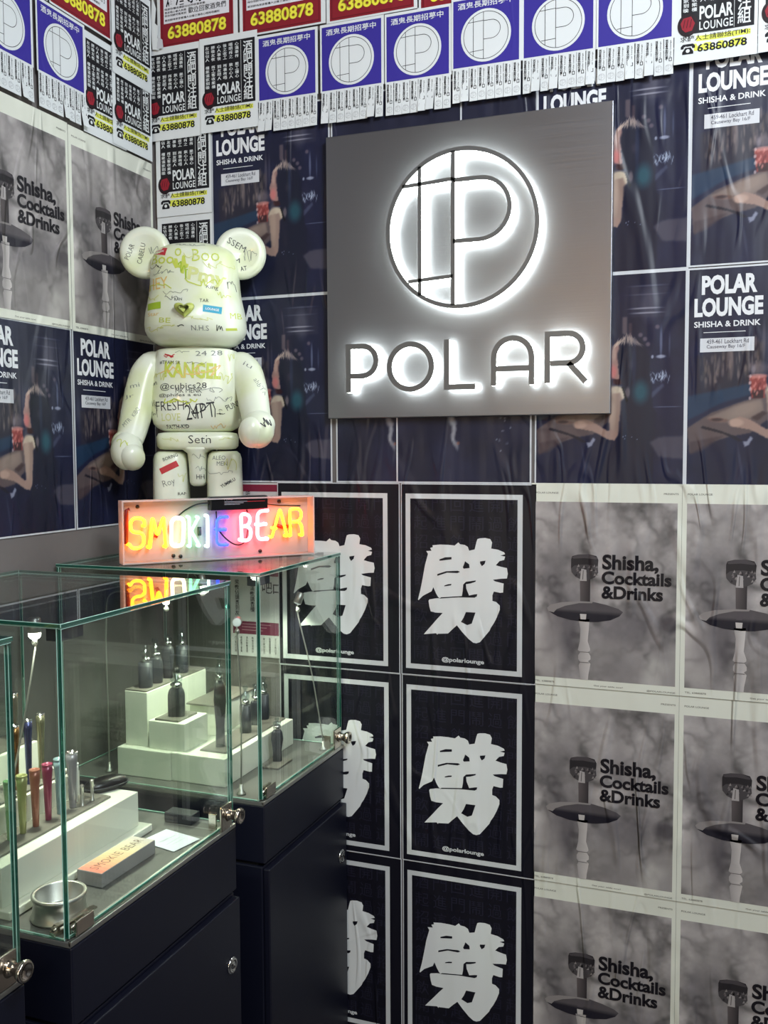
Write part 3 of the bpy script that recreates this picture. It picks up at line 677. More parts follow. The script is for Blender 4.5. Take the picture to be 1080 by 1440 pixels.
# torn scraps of paper beside the first red flyer
sc = Sheet(); sc.poly([(0, .0), (.018, -.004), (.021, .016), (.014, .024), (.017, .05), (.008, .058), (.012, .09), (.002, .12), (-.004, .06)], WHITE, 0); sc.poly([(.012, .0), (.030, -.002), (.028, .018), (.016, .026)], rgb(200, 202, 206), 1)
o = link('torn_paper_scrap', sc.mesh('torn_paper_scrap', M_flyer), None, (-.603, -.0155, 2.428)); tag(o, 'torn white strip of paper left of the first red flyer', 'paper scrap')

# ------------------------------------------------------------------ illuminated steel sign
ANI = 0.25
def steel_mat():
    m = mat('brushed_steel', rgb(136, 138, 144), .36, .88); nt = m.node_tree; b = nt.nodes['Principled BSDF']
    b.inputs['Anisotropic'].default_value = .25; b.inputs['Anisotropic Rotation'].default_value = ANI
    tg = nt.nodes.new('ShaderNodeCombineXYZ'); tg.inputs[0].default_value = 1; nt.links.new(tg.outputs[0], b.inputs['Tangent'])
    tc = nt.nodes.new('ShaderNodeTexCoord'); mp = nt.nodes.new('ShaderNodeMapping'); mp.inputs['Scale'].default_value = (3, 3, 420)
    n = nt.nodes.new('ShaderNodeTexNoise'); n.inputs['Scale'].default_value = 1; n.inputs['Detail'].default_value = 3
    nt.links.new(tc.outputs['Object'], mp.inputs[0]); nt.links.new(mp.outputs[0], n.inputs['Vector'])
    bp = nt.nodes.new('ShaderNodeBump'); bp.inputs['Strength'].default_value = .25; bp.inputs['Distance'].default_value = .0006
    nt.links.new(n.outputs['Fac'], bp.inputs['Height']); nt.links.new(bp.outputs[0], b.inputs['Normal'])
    mr = nt.nodes.new('ShaderNodeMapRange'); mr.inputs['To Min'].default_value = .30; mr.inputs['To Max'].default_value = .46
    nt.links.new(n.outputs['Fac'], mr.inputs['Value']); nt.links.new(mr.outputs[0], b.inputs['Roughness'])
    return m
M_steel = steel_mat()
M_face = mat('sign_letter_face', rgb(118, 120, 120), .45, .6)
M_halo = mat('halo_acrylic', (.9, .92, .9), .4, emis=(.93, 1, .93), es=20.0)
SX, SZ = .145, 1.568
sign = empty('illuminated_sign', (SX, 0, SZ), 0, 'large square brushed steel sign with backlit round monogram and POLAR lettering', 'sign')
part('panel', box(MB(), -.306, -.024, 0, .306, -.003, .607, 0, .0015), M_steel, sign)
def ribbon(mb, pts, wd, y0, y1, closed=False, mat=0):
    P = [Vector((a, b)) for a, b in pts]; n = len(P); L_, R_ = [], []
    for i in range(n):
        a = P[i - 1] if (closed or i > 0) else None; c = P[(i + 1) % n] if (closed or i < n - 1) else None
        d1 = (P[i] - a).normalized() if a is not None else None; d2 = (c - P[i]).normalized() if c is not None else None
        if d1 is None: d1 = d2
        if d2 is None: d2 = d1
        n1 = Vector((-d1.y, d1.x)); n2 = Vector((-d2.y, d2.x)); m = (n1 + n2).normalized(); k = wd / 2 / max(.4, m.dot(n1))
        L_.append(P[i] + m * k); R_.append(P[i] - m * k)
    vs = []
    for p, q in zip(L_, R_): vs += [(p.x, y0, p.y), (q.x, y0, q.y), (q.x, y1, q.y), (p.x, y1, p.y)]
    fs = []; M_ = n if closed else n - 1
    for i in range(M_):
        j = (i + 1) % n
        for k in range(4): fs.append((4 * i + k, 4 * i + (k + 1) % 4, 4 * j + (k + 1) % 4, 4 * j + k))
    if not closed: fs += [(3, 2, 1, 0), (4 * n - 4, 4 * n - 3, 4 * n - 2, 4 * n - 1)]
    mb.add(vs, fs, mat); return mb
def arc(cx, cz, rx, rz, a0, a1, n=16): return [(cx + rx * math.cos(math.radians(a0 + (a1 - a0) * i / n)), cz + rz * math.sin(math.radians(a0 + (a1 - a0) * i / n))) for i in range(n + 1)]
def glowstroke(name, strokes, wd, label=None):
    """strokes: list of (points, closed) in wall coordinates; a steel face with a lit acrylic body behind it"""
    f = MB(); g = MB()   # the acrylic body stops short of the panel, so its rear face throws the halo
    for pts, cl in strokes:
        q = [(a - SX, b - SZ) for a, b in pts]; ribbon(f, q, wd, -.0500, -.0465, cl); ribbon(g, q, wd * .8, -.0465, -.0360, cl)
    o = part(name, f, M_face, sign, label=label); part('light_body', g, M_halo, o); return o
sw = .0085
ringp = [(a, b) for a, b in arc(.1495, 1.951, .1585, .1585, 0, 360, 72)][:-1]
glowstroke('monogram_ring', [(ringp, True)], sw)
glowstroke('monogram_bar', [([(.0615, 2.083), (.0615, 1.819)], False)], sw * .85); glowstroke('monogram_bar', [([(.1335, 2.107), (.1335, 1.795)], False)], sw)
glowstroke('monogram_bar', [([(.0235, 2.045), (.1335, 2.051)], False)], sw * .85); glowstroke('monogram_bar', [([(.036, 1.849), (.1335, 1.855)], False)], sw * .85)
glowstroke('monogram_bowl', [([(.1335, 2.048), (.19, 2.048)] + arc(.19, 1.9865, .062, .0615, 90, -90)[1:-1] + [(.19, 1.925), (.1335, 1.925)], False)], sw)
lw = .0112
glowstroke('letter', [([(-.101, 1.622), (-.101, 1.720), (-.068, 1.720)] + arc(-.068, 1.6885, .031, .0315, 90, -90, 12)[1:] + [(-.096, 1.657)], False)], lw)
glowstroke('letter', [(arc(.040, 1.673, .047, .047, 0, 360, 40)[:-1], True)], lw)
glowstroke('letter', [([(.120, 1.726), (.120, 1.628), (.181, 1.628)], False)], lw)
glowstroke('letter', [([(.220, 1.628), (.220, 1.684)] + arc(.259, 1.684, .039, .039, 180, 0, 14)[1:-1] + [(.298, 1.684)] + [(.298, 1.628)], False), ([(.2255, 1.662), (.2925, 1.662)], False)], lw)
glowstroke('letter', [([(.330, 1.630), (.330, 1.727), (.372, 1.727)] + arc(.372, 1.698, .028, .029, 90, -90, 12)[1:] + [(.336, 1.669)], False), ([(.372, 1.669), (.406, 1.631)], False)], lw)

# ------------------------------------------------------------------ toy bear statue
def bear_mat():
    m = mat('cream_vinyl', (.74, .78, .62), .32, coat=.25); nt = m.node_tree; b = nt.nodes['Principled BSDF']
    tc = nt.nodes.new('ShaderNodeTexCoord'); n = nt.nodes.new('ShaderNodeTexNoise'); n.inputs['Scale'].default_value = 9; n.inputs['Detail'].default_value = 4
    nt.links.new(tc.outputs['Object'], n.inputs['Vector']); cr = nt.nodes.new('ShaderNodeValToRGB')
    cr.color_ramp.elements[0].position = .46; cr.color_ramp.elements[0].color = (.78, .82, .68, 1)
    cr.color_ramp.elements[1].position = .72; cr.color_ramp.elements[1].color = (.70, .76, .42, 1)
    nt.links.new(n.outputs['Fac'], cr.inputs[0]); nt.links.new(cr.outputs[0], b.inputs['Base Color']); return m
M_bear = bear_mat()
bear = empty('toy_bear_statue', (-.4325, -.122, 1.2705), math.radians(25), 'large cream vinyl toy bear statue covered in marker signatures, behind the neon sign', 'statue')
bear.scale = (1.022,) * 3
cz = lambda c: .735 - c / 2300.
cw = lambda c: (c - 435) / 2282.
hs = [(672, .040), (669, .058), (664, .070), (655, .083), (640, .093), (620, .101), (595, .106), (565, .1075), (530, .1065), (500, .1045), (460, .1005), (420, .0970), (380, .0950), (330, .0935), (290, .0925), (255, .0905), (230, .087), (210, .0805), (195, .0715), (183, .060), (174, .044), (169, .026), (167, .01)]
def headfn(p):
    x, y, z = p
    g = math.exp(-((x / .045) ** 2) - ((z - cz(535)) / .042) ** 2)
    if y < 0: y -= .014 * g
    return (x, y, z)
hd = loft(MB(), [(cz(c), a, a * .93) for c, a in hs], 72, 2.45, fn=headfn)
head = part('head', hd, M_bear, bear)
# heart shaped nose
nz = MB(); nose_pts = []
for i in range(28):
    t = 2 * PI * i / 28; nose_pts.append((.0205 * math.sin(t) ** 3 * 1.0, .0175 * (13 * math.cos(t) - 5 * math.cos(2 * t) - 2 * math.cos(3 * t)) / 16))
vs = []
for sc_, yy in ((1, 0), (1.0, -.004), (.85, -.0085), (.5, -.0115)): vs += [(x * sc_, yy, z * sc_) for x, z in nose_pts]
fs = [(j * 28 + k, (j + 1) * 28 + k, (j + 1) * 28 + (k + 1) % 28, j * 28 + (k + 1) % 28) for j in range(3) for k in range(28)] + [tuple(84 + k for k in range(28))]
nz.add(vs, fs, 0, smooth=True)
M_lime = mat('lime_marker_paint', rgb(188, 198, 100), .35)
part('nose', nz, M_lime, head, (-.010, -.1135, cz(515)), label='lime green heart nose')
earprof = [(.0008, .020), (.020, .0195), (.038, .016), (.050, .008), (.0548, -.002), (.0545, -.011), (.050, -.0185), (.043, -.0215), (.034, -.0195), (.020, -.014), (.0008, -.012)]
for sx in (-1, 1):
    e = MB(); lathe(e, [(r, z) for r, z in earprof], 44, axis='Y')
    part('ear', e, M_bear, bear, (-.0035 + sx * .1000, .004, cz(208)), (0, 0, sx * .10))
ts = [(1086, .055), (1080, .072), (1065, .085), (1045, .0925), (1015, .0960), (970, .0970), (920, .0962), (850, .0930), (780, .0880), (730, .0850), (695, .0830), (684, .0800), (679, .070)]
torso = part('torso', loft(MB(), [(cz(c), a, a * .70) for c, a in ts], 64, 2.9), M_bear, bear)
part('neck', lathe(MB(), [(.045, .428), (.045, .452)], 32), M_bear, bear)
hipm = MB(); loft(hipm, [(cz(c), a, b) for c, a, b in ((1172, .070, .050), (1168, .080, .056), (1155, .0855, .060), (1110, .0865, .061), (1092, .083, .058), (1086, .07, .05))], 56, 3.4)
loft(hipm, [(cz(c), a, b) for c, a, b in ((1352, .010, .030), (1345, .015, .036), (1330, .0180, .040), (1250, .0188, .047), (1190, .021, .055), (1172, .032, .0585), (1160, .05, .0590))], 40, 3.0)
hip = part('hip', hipm, M_bear, bear)
legs = []
for sx in (-1, 1):
    lg = loft(MB(), [(0, .034, .054, 0, -.007), (.004, .0375, .0585, 0, -.008), (.03, .0385, .058, 0, -.007), (.055, .0385, .054, 0, -.004), (.09, .0380, .050, 0, 0), (.17, .0370, .049), (.205, .0360, .048), (.216, .0330, .045), (.222, .026, .038)], 48, 3.2)
    legs.append(part('leg', lg, M_bear, bear, (-.001 + sx * .0575, 0, 0)))
# arms: bent mitts
def arm_part(sx, ang, zoff):
    m = MB(); pts = [(.076, 0, .415), (.094, 0, .408), (.108, -.004, .385), (.118, -.012, .345), (.125, -.024, .300), (.131, -.040, .262), (.135, -.052, .240)]
    rad = [.020, .030, .0335, .0335, .0325, .030, .027]
    P = catmull([(x * sx, y, z) for x, y, z in pts], 5)
    RR = []
    for i in range(len(P)):
        t = i / 5; k = min(int(t), len(rad) - 2); RR.append(rad[k] + (rad[k + 1] - rad[k]) * (t - k))
    tube(m, P, RR, 26)
    ellipsoid(m, P[0], (.020, .024, .026))
    # forward swing of the whole arm about the shoulder
    piv = Vector((sx * .09, 0, .405)); M_ = Matrix.Translation(piv) @ Matrix.Rotation(ang, 4, 'X') @ Matrix.Translation(-piv)
    m.xf(M_); o = part('arm', m, M_bear, bear)
    h = MB(); c = Vector((sx * .1375, -.066, .218))
    # mitt: palm block and thumb lip, joined at the wrist
    R_ = Matrix.Rotation(math.radians(-28), 3, 'X')
    ellipsoid(h, c, (.033, .038, .040), nu=28, nv=18, rot=R_); ellipsoid(h, c + Vector((-sx * .012, -.012, -.013)), (.027, .034, .026), nu=24, nv=14, rot=R_)
    ellipsoid(h, c + Vector((sx * .003, .012, .016)), (.031, .030, .030), nu=24, nv=14, rot=R_)
    lathe(h, [(.0285, -.004), (.031, 0), (.031, .004), (.0285, .008)], 28, c=c + Vector((0, .022, .022)))
    h.xf(M_); hh = part('hand', h, M_bear, o); return o, hh
armL, handL = arm_part(-1, math.radians(-4), 0)
armR, handR = arm_part(1, math.radians(-26), 0)

# marker writing pressed onto the surfaces
INKS = {'k': mat('black_marker', rgb(36, 38, 40), .5), 'y': mat('yellow_green_marker', rgb(196, 208, 84), .5), 'p': mat('pale_lime_marker', rgb(208, 214, 138), .5),
        'g': mat('grey_marker', rgb(122, 128, 122), .5), 'r': mat('red_sticker_ink', rgb(190, 44, 52), .45), 'b': mat('blue_sticker_ink', rgb(52, 160, 190), .45), 'l': mat('green_sticker_ink', rgb(160, 190, 40), .45), 'o': mat('orange_marker', rgb(226, 190, 110), .5), 'w': mat('white_print', rgb(232, 232, 228), .5)}
INKN = list(INKS.keys())
def bvh_of(o):
    me = o.data; M_ = Matrix.Identity(4); q = o
    while q is not None and q is not bear:
        M_ = (Matrix.Translation(q.location) @ q.rotation_euler.to_matrix().to_4x4()) @ M_; q = q.parent
    return BVHTree.FromPolygons([M_ @ v.co for v in me.vertices], [list(p.vertices) for p in me.polygons]), M_
class Decal:
    def __init__(s, o): s.o = o; s.b, s.M = bvh_of(o); s.mb = MB()
    def proj(s, pts, fs, ink, lift=.0007):
        vs = []; ok = []
        for x, z in pts:
            h = s.b.ray_cast(Vector((x, -.4, z)), Vector((0, 1, 0)))
            if h[0] is None: vs.append((x, 0, z)); ok.append(False)
            else: vs.append(h[0] - Vector((0, 1, 0)) * lift + h[1] * 0); ok.append(abs(h[1].y) > .12)
        ff = [f for f in fs if all(ok[i] for i in f)]
        if ff:
            Mi = s.M.inverted(); s.mb.add([Mi @ Vector(v) for v in vs], ff, INKN.index(ink))
    def text(s, t, cx, cy, w_, h_, ink, rot=0, bold=0.0, res=2, lift=.0007):
        v, f, sz = text_geo(t, bold, res); kx, kz = w_ / sz[0], h_ / sz[1]; c, n = math.cos(rot), math.sin(rot)
        X0, Z0 = cw(cx), cz(cy); P = []
        for a, b in v:
            a = (a - sz[0] / 2) * kx; b = (b - sz[1] / 2) * kz; P.append((X0 + c * a - n * b, Z0 + n * a + c * b))
        s.proj(P, f, ink, lift)
    def rect(s, cx, cy, w_, h_, ink, rot=0, lift=.0006):
        c, n = math.cos(rot), math.sin(rot); P = []; N = 6
        for j in range(3):
            for i in range(N + 1):
                a = (i / N - .5) * w_; b = (j / 2 - .5) * h_; P.append((cw(cx) + c * a - n * b, cz(cy) + n * a + c * b))
        s.proj(P, [(j * (N + 1) + i, j * (N + 1) + i + 1, (j + 1) * (N + 1) + i + 1, (j + 1) * (N + 1) + i) for j in range(2) for i in range(N)], ink, lift)
    def scrib(s, cx, cy, w_, h_, ink, seed=0, n=9, wd=.0012, rot=0, lift=.0008):
        r = random.Random(seed); c, q = math.cos(rot), math.sin(rot)
        P = [((i / (n - 1) - .5) * w_ + (r.random() - .5) * w_ * .25, (r.random() - .5) * h_ if i % 2 else (r.random() * .6 - .1) * h_, 0) for i in range(n)]
        C = catmull(P, 5); pts = []
        for i, p in enumerate(C):
            a = C[max(i - 1, 0)]; b = C[min(i + 1, len(C) - 1)]; d = (b - a); d = d.normalized() if d.length else Vector((1, 0, 0)); nn = Vector((-d.y, d.x, 0)) * wd / 2
            for k in (p + nn, p - nn): pts.append((cw(cx) + c * k.x - q * k.y, cz(cy) + q * k.x + c * k.y))
        s.proj(pts, [(2 * i, 2 * i + 1, 2 * i + 3, 2 * i + 2) for i in range(len(C) - 1)], ink, lift)
    def done(s, label=None):
        if not s.mb.v: print('EMPTY DECAL', s.o.name); return
        o = part('marker_writing', s.mb, [INKS[k] for k in INKN], s.o)
        o['kind'] = 'stuff'
        if label: o['label'] = label
d = Decal(head)
d.text('Boo', 505, 250, .055, .026, 'y', .05, -.006); d.text('o', 378, 238, .014, .018, 'y'); d.text('Boo', 300, 266, .052, .022, 'y', -.06, .01)
d.rect(290, 225, .027, .017, 'r', -.25); d.text('STAR', 290, 225, .018, .004, 'w', -.25, .02, lift=.0012)
d.scrib(388, 305, .026, .045, 'y', 3, 12, .006, lift=.0005); d.scrib(400, 330, .02, .04, 'l', 5, 8, .0025)
d.text('HEY', 275, 382, .046, .024, 'o', .05, .0); d.scrib(280, 400, .05, .02, 'y', 6, 10, .002); d.text('Pmy', 510, 360, .078, .036, 'p', -.15, .03); d.scrib(500, 385, .07, .02, 'y', 8, 12, .0025)
d.text('King', 535, 405, .024, .011, 'k', -.1, .0); d.scrib(350, 455, .03, .012, 'g', 9); d.text('TAR', 500, 470, .018, .007, 'k'); d.rect(258, 489, .032, .0145, 'l', .03); d.rect(537, 511, .037, .0145, 'b', -.08)
d.text('LOUNGE', 537, 511, .026, .005, 'w', -.08, .02, lift=.0012)
d.text('Star', 255, 528, .027, .008, 'o'); d.text('BE', 315, 562, .025, .010, 'y', -.1); d.text('RAN', 380, 465, .016, .006, 'k'); d.scrib(392, 590, .013, .004, 'k', 4, 6, .0016); d.text('N.H.S', 480, 600, .035, .010, 'g'); d.scrib(567, 597, .012, .014, 'k', 2, 6, .0013)
d.text('MB', 640, 532, .022, .012, 'y', .1); d.rect(620, 598, .022, .005, 'y', .15); d.scrib(620, 385, .016, .022, 'k', 12, 12, .0009); d.scrib(290, 600, .06, .015, 'p', 13, 14, .0015); d.scrib(430, 200, .05, .006, 'g', 14, 16, .0009)
d.scrib(300, 330, .05, .012, 'g', 15, 14, .0008); d.scrib(260, 300, .04, .01, 'k', 16, 14, .0009, -.2); d.scrib(560, 300, .06, .02, 'p', 17, 14, .0014); d.scrib(370, 430, .05, .012, 'k', 18, 9, .0006); d.scrib(590, 440, .03, .015, 'y', 19, 9, .0012); d.scrib(460, 560, .06, .012, 'p', 20, 12, .0012)
d.scrib(240, 450, .03, .02, 'p', 21, 10, .002); d.scrib(440, 260, .03, .014, 'p', 22, 10, .0016)
d.done('signatures and coloured stickers on the head')
d = Decal(torso)
d.text('KANGEL', 430, 790, .118, .034, 'y', -.04, .035); d.scrib(430, 800, .11, .03, 'o', 31, 18, .002); d.text('@cubics28', 385, 868, .098, .016, 'k', .02, .0); d.text('MK MENK', 412, 888, .055, .009, 'k'); d.text('@phifes a eu', 368, 910, .088, .009, 'k', .02, .0); d.scrib(510, 885, .05, .012, 'g', 32, 12, .001)
d.text('24 28', 508, 707, .055, .010, 'g', .04); d.rect(318, 718, .020, .003, 'r', -.3); d.scrib(318, 722, .024, .008, 'r', 33, 6, .0016); d.text('#TEAM SR', 322, 752, .045, .008, 'k', -.05)
d.text('24PT', 465, 985, .062, .032, 'k', .12, -.008); d.scrib(462, 985, .07, .045, 'k', 34, 14, .0018); d.text('PUNE', 618, 958, .030, .012, 'k', .45); d.text('(..)', 560, 990, .011, .008, 'k', -PI / 2); d.scrib(560, 1004, .016, .006, 'k', 35, 5, .0012)
d.scrib(237, 965, .016, .030, 'k', 36, 14, .0007); d.scrib(238, 1000, .014, .016, 'k', 37, 10, .0007); d.text('FRESH', 320, 960, .060, .020, 'k', .04, -.008); d.text('FAITH-KID', 355, 1060, .048, .008, 'k', .02, .02); d.text('LOVE', 325, 1015, .040, .016, 'p', 0, .0); d.scrib(545, 1060, .03, .012, 'o', 38, 9, .0012)
d.scrib(245, 855, .012, .012, 'k', 39, 7, .001); d.scrib(370, 940, .06, .015, 'y', 40, 14, .0025); d.scrib(590, 830, .03, .03, 'p', 41, 12, .0015); d.scrib(380, 700, .03, .006, 'g', 42, 8, .0008); d.scrib(270, 820, .03, .02, 'p', 43, 12, .002); d.scrib(610, 720, .012, .02, 'p', 44, 9, .0012)
d.scrib(560, 930, .05, .014, 'g', 45, 12, .0008); d.scrib(440, 760, .04, .01, 'k', 46, 9, .0007)
d.done('signatures on the torso')
d = Decal(hip); d.text('Seth', 458, 1122, .047, .017, 'k', 0, -.006); d.text('HHF', 460, 1305, .022, .010, 'k'); d.scrib(455, 1210, .028, .022, 'g', 51, 10, .0008); d.scrib(455, 1260, .026, .02, 'g', 52, 9, .0008); d.scrib(320, 1125, .04, .010, 'p', 53, 10, .001); d.scrib(585, 1125, .04, .010, 'p', 54, 10, .001); d.done()
d = Decal(legs[0]); d.rect(306, 1258, .040, .013, 'r', .45); d.text('BORING', 312, 1208, .032, .007, 'k', .35); d.text('Roy', 305, 1335, .026, .018, 'g', .3, -.01); d.text('RAM', 367, 1387, .018, .006, 'k'); d.scrib(375, 1320, .02, .03, 'p', 55, 8, .001); d.done()
d = Decal(legs[1]); d.text('ALEO', 545, 1212, .028, .009, 'g'); d.text('MEN', 560, 1240, .022, .009, 'g'); d.scrib(600, 1250, .03, .03, 'p', 56, 10, .0014); d.text('YUMMI.U', 587, 1335, .034, .007, 'k', .5, .02); d.scrib(560, 1290, .05, .02, 'g', 57, 12, .0008); d.done()
for o, cx0, txts in ((bear.children[1], 0, ()),): pass
ears = [c for c in bear.children if c.name.startswith('ear')]
d = Decal(ears[0]); d.text('POLAR', 125, 208, .034, .010, 'k', 1.2, -.01); d.text('CABELU', 180, 215, .044, .010, 'k', 1.35, -.01); d.scrib(240, 205, .02, .03, 'g', 61, 8, .0009); d.done()
d = Decal(ears[1]); d.text('SSEM', 640, 170, .040, .013, 'k', -.5, -.01); d.scrib(700, 220, .03, .04, 'g', 62, 14, .0007); d.text('M', 640, 245, .012, .010, 'k'); d.text('AT', 672, 285, .014, .010, 'k', .2); d.done()
for nm, o, items in (('L', armL, ((120, 1040, 'MTR', .8), (160, 990, 'KIBO', 1.0), (125, 915, 'Jr', .2), (150, 860, 'mi', .2))), ('R', armR, ((740, 850, 'ahb', -1.0), (770, 890, 'TK', -.9), (690, 760, 'iu', -.5)))):
    d = Decal(o)
    for cx, cy, t, rt in items: d.text(t, cx, cy, .02, .009, 'g', rt, -.01)
    d.done()
d = Decal(handL); d.scrib(120, 1145, .025, .018, 'y', 71, 10, .0014); d.done()
d = Decal(handR); d.scrib(790, 1055, .016, .028, 'k', 72, 9, .0020, .5); d.done()

# ------------------------------------------------------------------ neon sign on the rear case
NL = Vector((-.452, -.378, 1.2715)); nang = .84099
neon = empty('neon_sign', NL, nang, 'glowing SMOKIE BEAR neon sign in a clear acrylic box on the rear glass case', 'sign')
def acrylic(name, col, clear):
    m = bpy.data.materials.new(name); m.use_nodes = True; nt = m.node_tree; nt.nodes.clear()
    o = nt.nodes.new('ShaderNodeOutputMaterial'); mx = nt.nodes.new('ShaderNodeMixShader'); mx.inputs[0].default_value = clear
    b = nt.nodes.new('ShaderNodeBsdfPrincipled'); b.inputs['Base Color'].default_value = (*col, 1); b.inputs['Roughness'].default_value = .25
    b2 = nt.nodes.new('ShaderNodeBsdfTranslucent'); b2.inputs[0].default_value = (*col, 1); m2 = nt.nodes.new('ShaderNodeMixShader'); m2.inputs[0].default_value = .35
    t = nt.nodes.new('ShaderNodeBsdfTransparent')
    nt.links.new(b.outputs[0], m2.inputs[1]); nt.links.new(b2.outputs[0], m2.inputs[2])
    nt.links.new(m2.outputs[0], mx.inputs[1]); nt.links.new(t.outputs[0], mx.inputs[2]); nt.links.new(mx.outputs[0], o.inputs[0]); return m
M_ac = acrylic('frosted_acrylic', (.56, .53, .52), .03); M_acs = acrylic('side_acrylic', (.9, .8, .78), .25)
NW, NH, ND = .415, .128, .036
part('back_panel', box(MB(), 0, ND - .003, 0, NW, ND, NH, 0, .001), M_ac, neon)
part('base_panel', box(MB(), .003, 0, 0, NW - .003, ND - .003, .003, 0, .0005), M_ac, neon)
part('top_panel', box(MB(), .003, .006, NH - .003, NW - .003, ND - .003, NH, 0, .0005), M_acs, neon)
part('side_panel', box(MB(), 0, 0, 0, .003, ND - .003, NH, 0, .0005), M_acs, neon); part('side_panel', box(MB(), NW - .003, 0, 0, NW, ND - .003, NH, 0, .0005), M_acs, neon)
for x, z in ((.038, NH - .014), (NW - .07, NH - .012), (.11, .010), (.125, .008), (.30, .010)):
    part('screw', lathe(MB(), [(.0001, -.003), (.004, -.003), (.004, 0)], 14, axis='Y'), M_black, neon, (x, ND - .003, z))
def neonmat(name, c, s): return mat(name, (.1, .1, .1), .4, emis=c, es=s)
N_y = neonmat('neon_amber', (1, .20, .003), 13); N_ye = neonmat('neon_yellow', (1, .26, .004), 11); N_w = neonmat('neon_white', (1, .80, .50), 6); N_g = neonmat('neon_green', (.25, 1, .45), 4)
N_b = neonmat('neon_blue', (.008, .03, 1), 7); N_p = neonmat('neon_pink', (1, .075, .10), 20); N_r = neonmat('neon_orange', (1, .16, .003), 14); N_wg = neonmat('neon_cool_white', (.66, 1, .86), 4)
YT = .012
def nt_(name, strokes, m, r=.0033, label=None):
    mb = MB()
    for s in strokes:
        P = [(a / 1000, YT, b / 1000 - .0045) for a, b in s]
        # rounded corners
        Q = []
        for i, p in enumerate(P):
            p = Vector(p)
            if 0 < i < len(P) - 1:
                a = Vector(P[i - 1]); b = Vector(P[i + 1]); da = min(.006, (a - p).length * .45); db = min(.006, (b - p).length * .45)
                s1 = p + (a - p).normalized() * da; s2 = p + (b - p).normalized() * db
                for k in range(5): t = k / 4; Q.append((1 - t) ** 2 * s1 + 2 * t * (1 - t) * p + t * t * s2)
            else: Q.append(p)
        # end bends go back to the panel
        Q = [Q[0] + Vector((0, .016, 0)), Q[0] + Vector((0, .004, 0))] + Q + [Q[-1] + Vector((0, .004, 0)), Q[-1] + Vector((0, .016, 0))]
        tube(mb, Q, r, 8)
    return part('neon_letter', mb, m, neon, label=label)
nt_('S', [[(47, 80), (47, 92), (38, 97), (26, 97), (19, 90), (19, 74), (26, 68), (38, 68), (45, 61), (45, 44), (36, 36), (22, 36), (16, 44)]], N_ye, label='yellow neon letter S')
nt_('M', [[(57, 36), (63, 97), (73, 60), (86, 98), (90, 36)]], N_y, .0038, 'amber neon letter M')
nt_('O', [[(114, 37), (105, 37), (101, 44), (102, 86), (108, 94), (122, 94), (128, 88), (126, 44), (121, 37), (113, 37)]], N_w, .0040, 'white neon letter O')
nt_('K', [[(139, 95), (140, 34)], [(159, 94), (143, 66), (160, 34)]], N_g, label='pale green neon letter K')
nt_('I', [[(178, 96), (178, 32)]], N_wg, label='cool white neon letter I')
nt_('E', [[(222, 92), (204, 92), (198, 84), (198, 40), (204, 34), (221, 34)], [(200, 66), (218, 66)]], N_b, label='blue neon letter E')
nt_('B', [[(252, 42), (251, 97), (264, 97), (271, 90), (270, 78), (264, 72), (255, 71), (265, 71), (273, 63), (272, 48), (266, 41), (253, 41)]], N_p, .0038, 'pink white neon letter B')
nt_('E', [[(312, 103), (294, 102), (288, 95), (287, 50), (292, 42), (311, 42)], [(289, 73), (308, 74)]], N_p, .0038, 'pink white neon letter E')
nt_('A', [[(320, 45), (339, 106), (355, 46)], [(326, 64), (330, 64)]], N_r, label='orange neon letter A')
nt_('R', [[(363, 46), (362, 104), (382, 105), (389, 97), (388, 84), (381, 77), (366, 76), (383, 76), (389, 68), (391, 46)]], N_ye, label='yellow neon letter R')
M_redtube = mat('dark_red_tube', rgb(120, 26, 22), .3)
for pts in ([(12, 24, 40), (14, 24, 108), (20, 24, 110)], [(72, 26, 50), (86, 26, 80)], [(330, 27, 66), (350, 27, 60), (372, 27, 62)]):
    part('electrode', tube(MB(), [(a / 1000, b / 1000, c / 1000) for a, b, c in pts], .004, 10), M_redtube, neon)
tr = part('transformer', box(MB(), .185, .012, .102, .312, .034, .131, 0, .002), M_black, neon)
tl = Sheet(); tl.text('Power', 0, .010, .005, .02, rgb(220, 220, 225), 0, .02); [tl.rect(0, .0065 - i * .003, .05 - i * .008, .0073 - i * .003, rgb(190, 190, 200), 0) for i in range(3)]; tl.rect(.05, .006, .09, .0068, rgb(230, 60, 70), 0)
part('label_print', tl, M_flyer, tr, (.215, .0115, .113))
cb = MB(); tube(cb, catmull([(.186, .020, .118), (.16, .022, .116), (.135, .026, .104), (.115, .034, .085)], 6), .0016, 8)
tube(cb, catmull([(.20, .022, .100), (.205, .02, .06), (.235, .015, .030), (.262, .018, .035), (.272, .024, .08), (.27, .03, .10)], 6), .0016, 8)
tube(cb, catmull([(.31, .024, .112), (.34, .03, .108), (.37, .032, .106), (.395, .032, .105)], 6), .0012, 8)
part('cable', cb, M_black, neon)
for x, z, m in ((.105, .055, 'y'), (.165, .05, 'g')): part('end_cap', tube(MB(), [(x, .028, z), (x, .028, z + .018)], .004, 10), M_dark, neon)

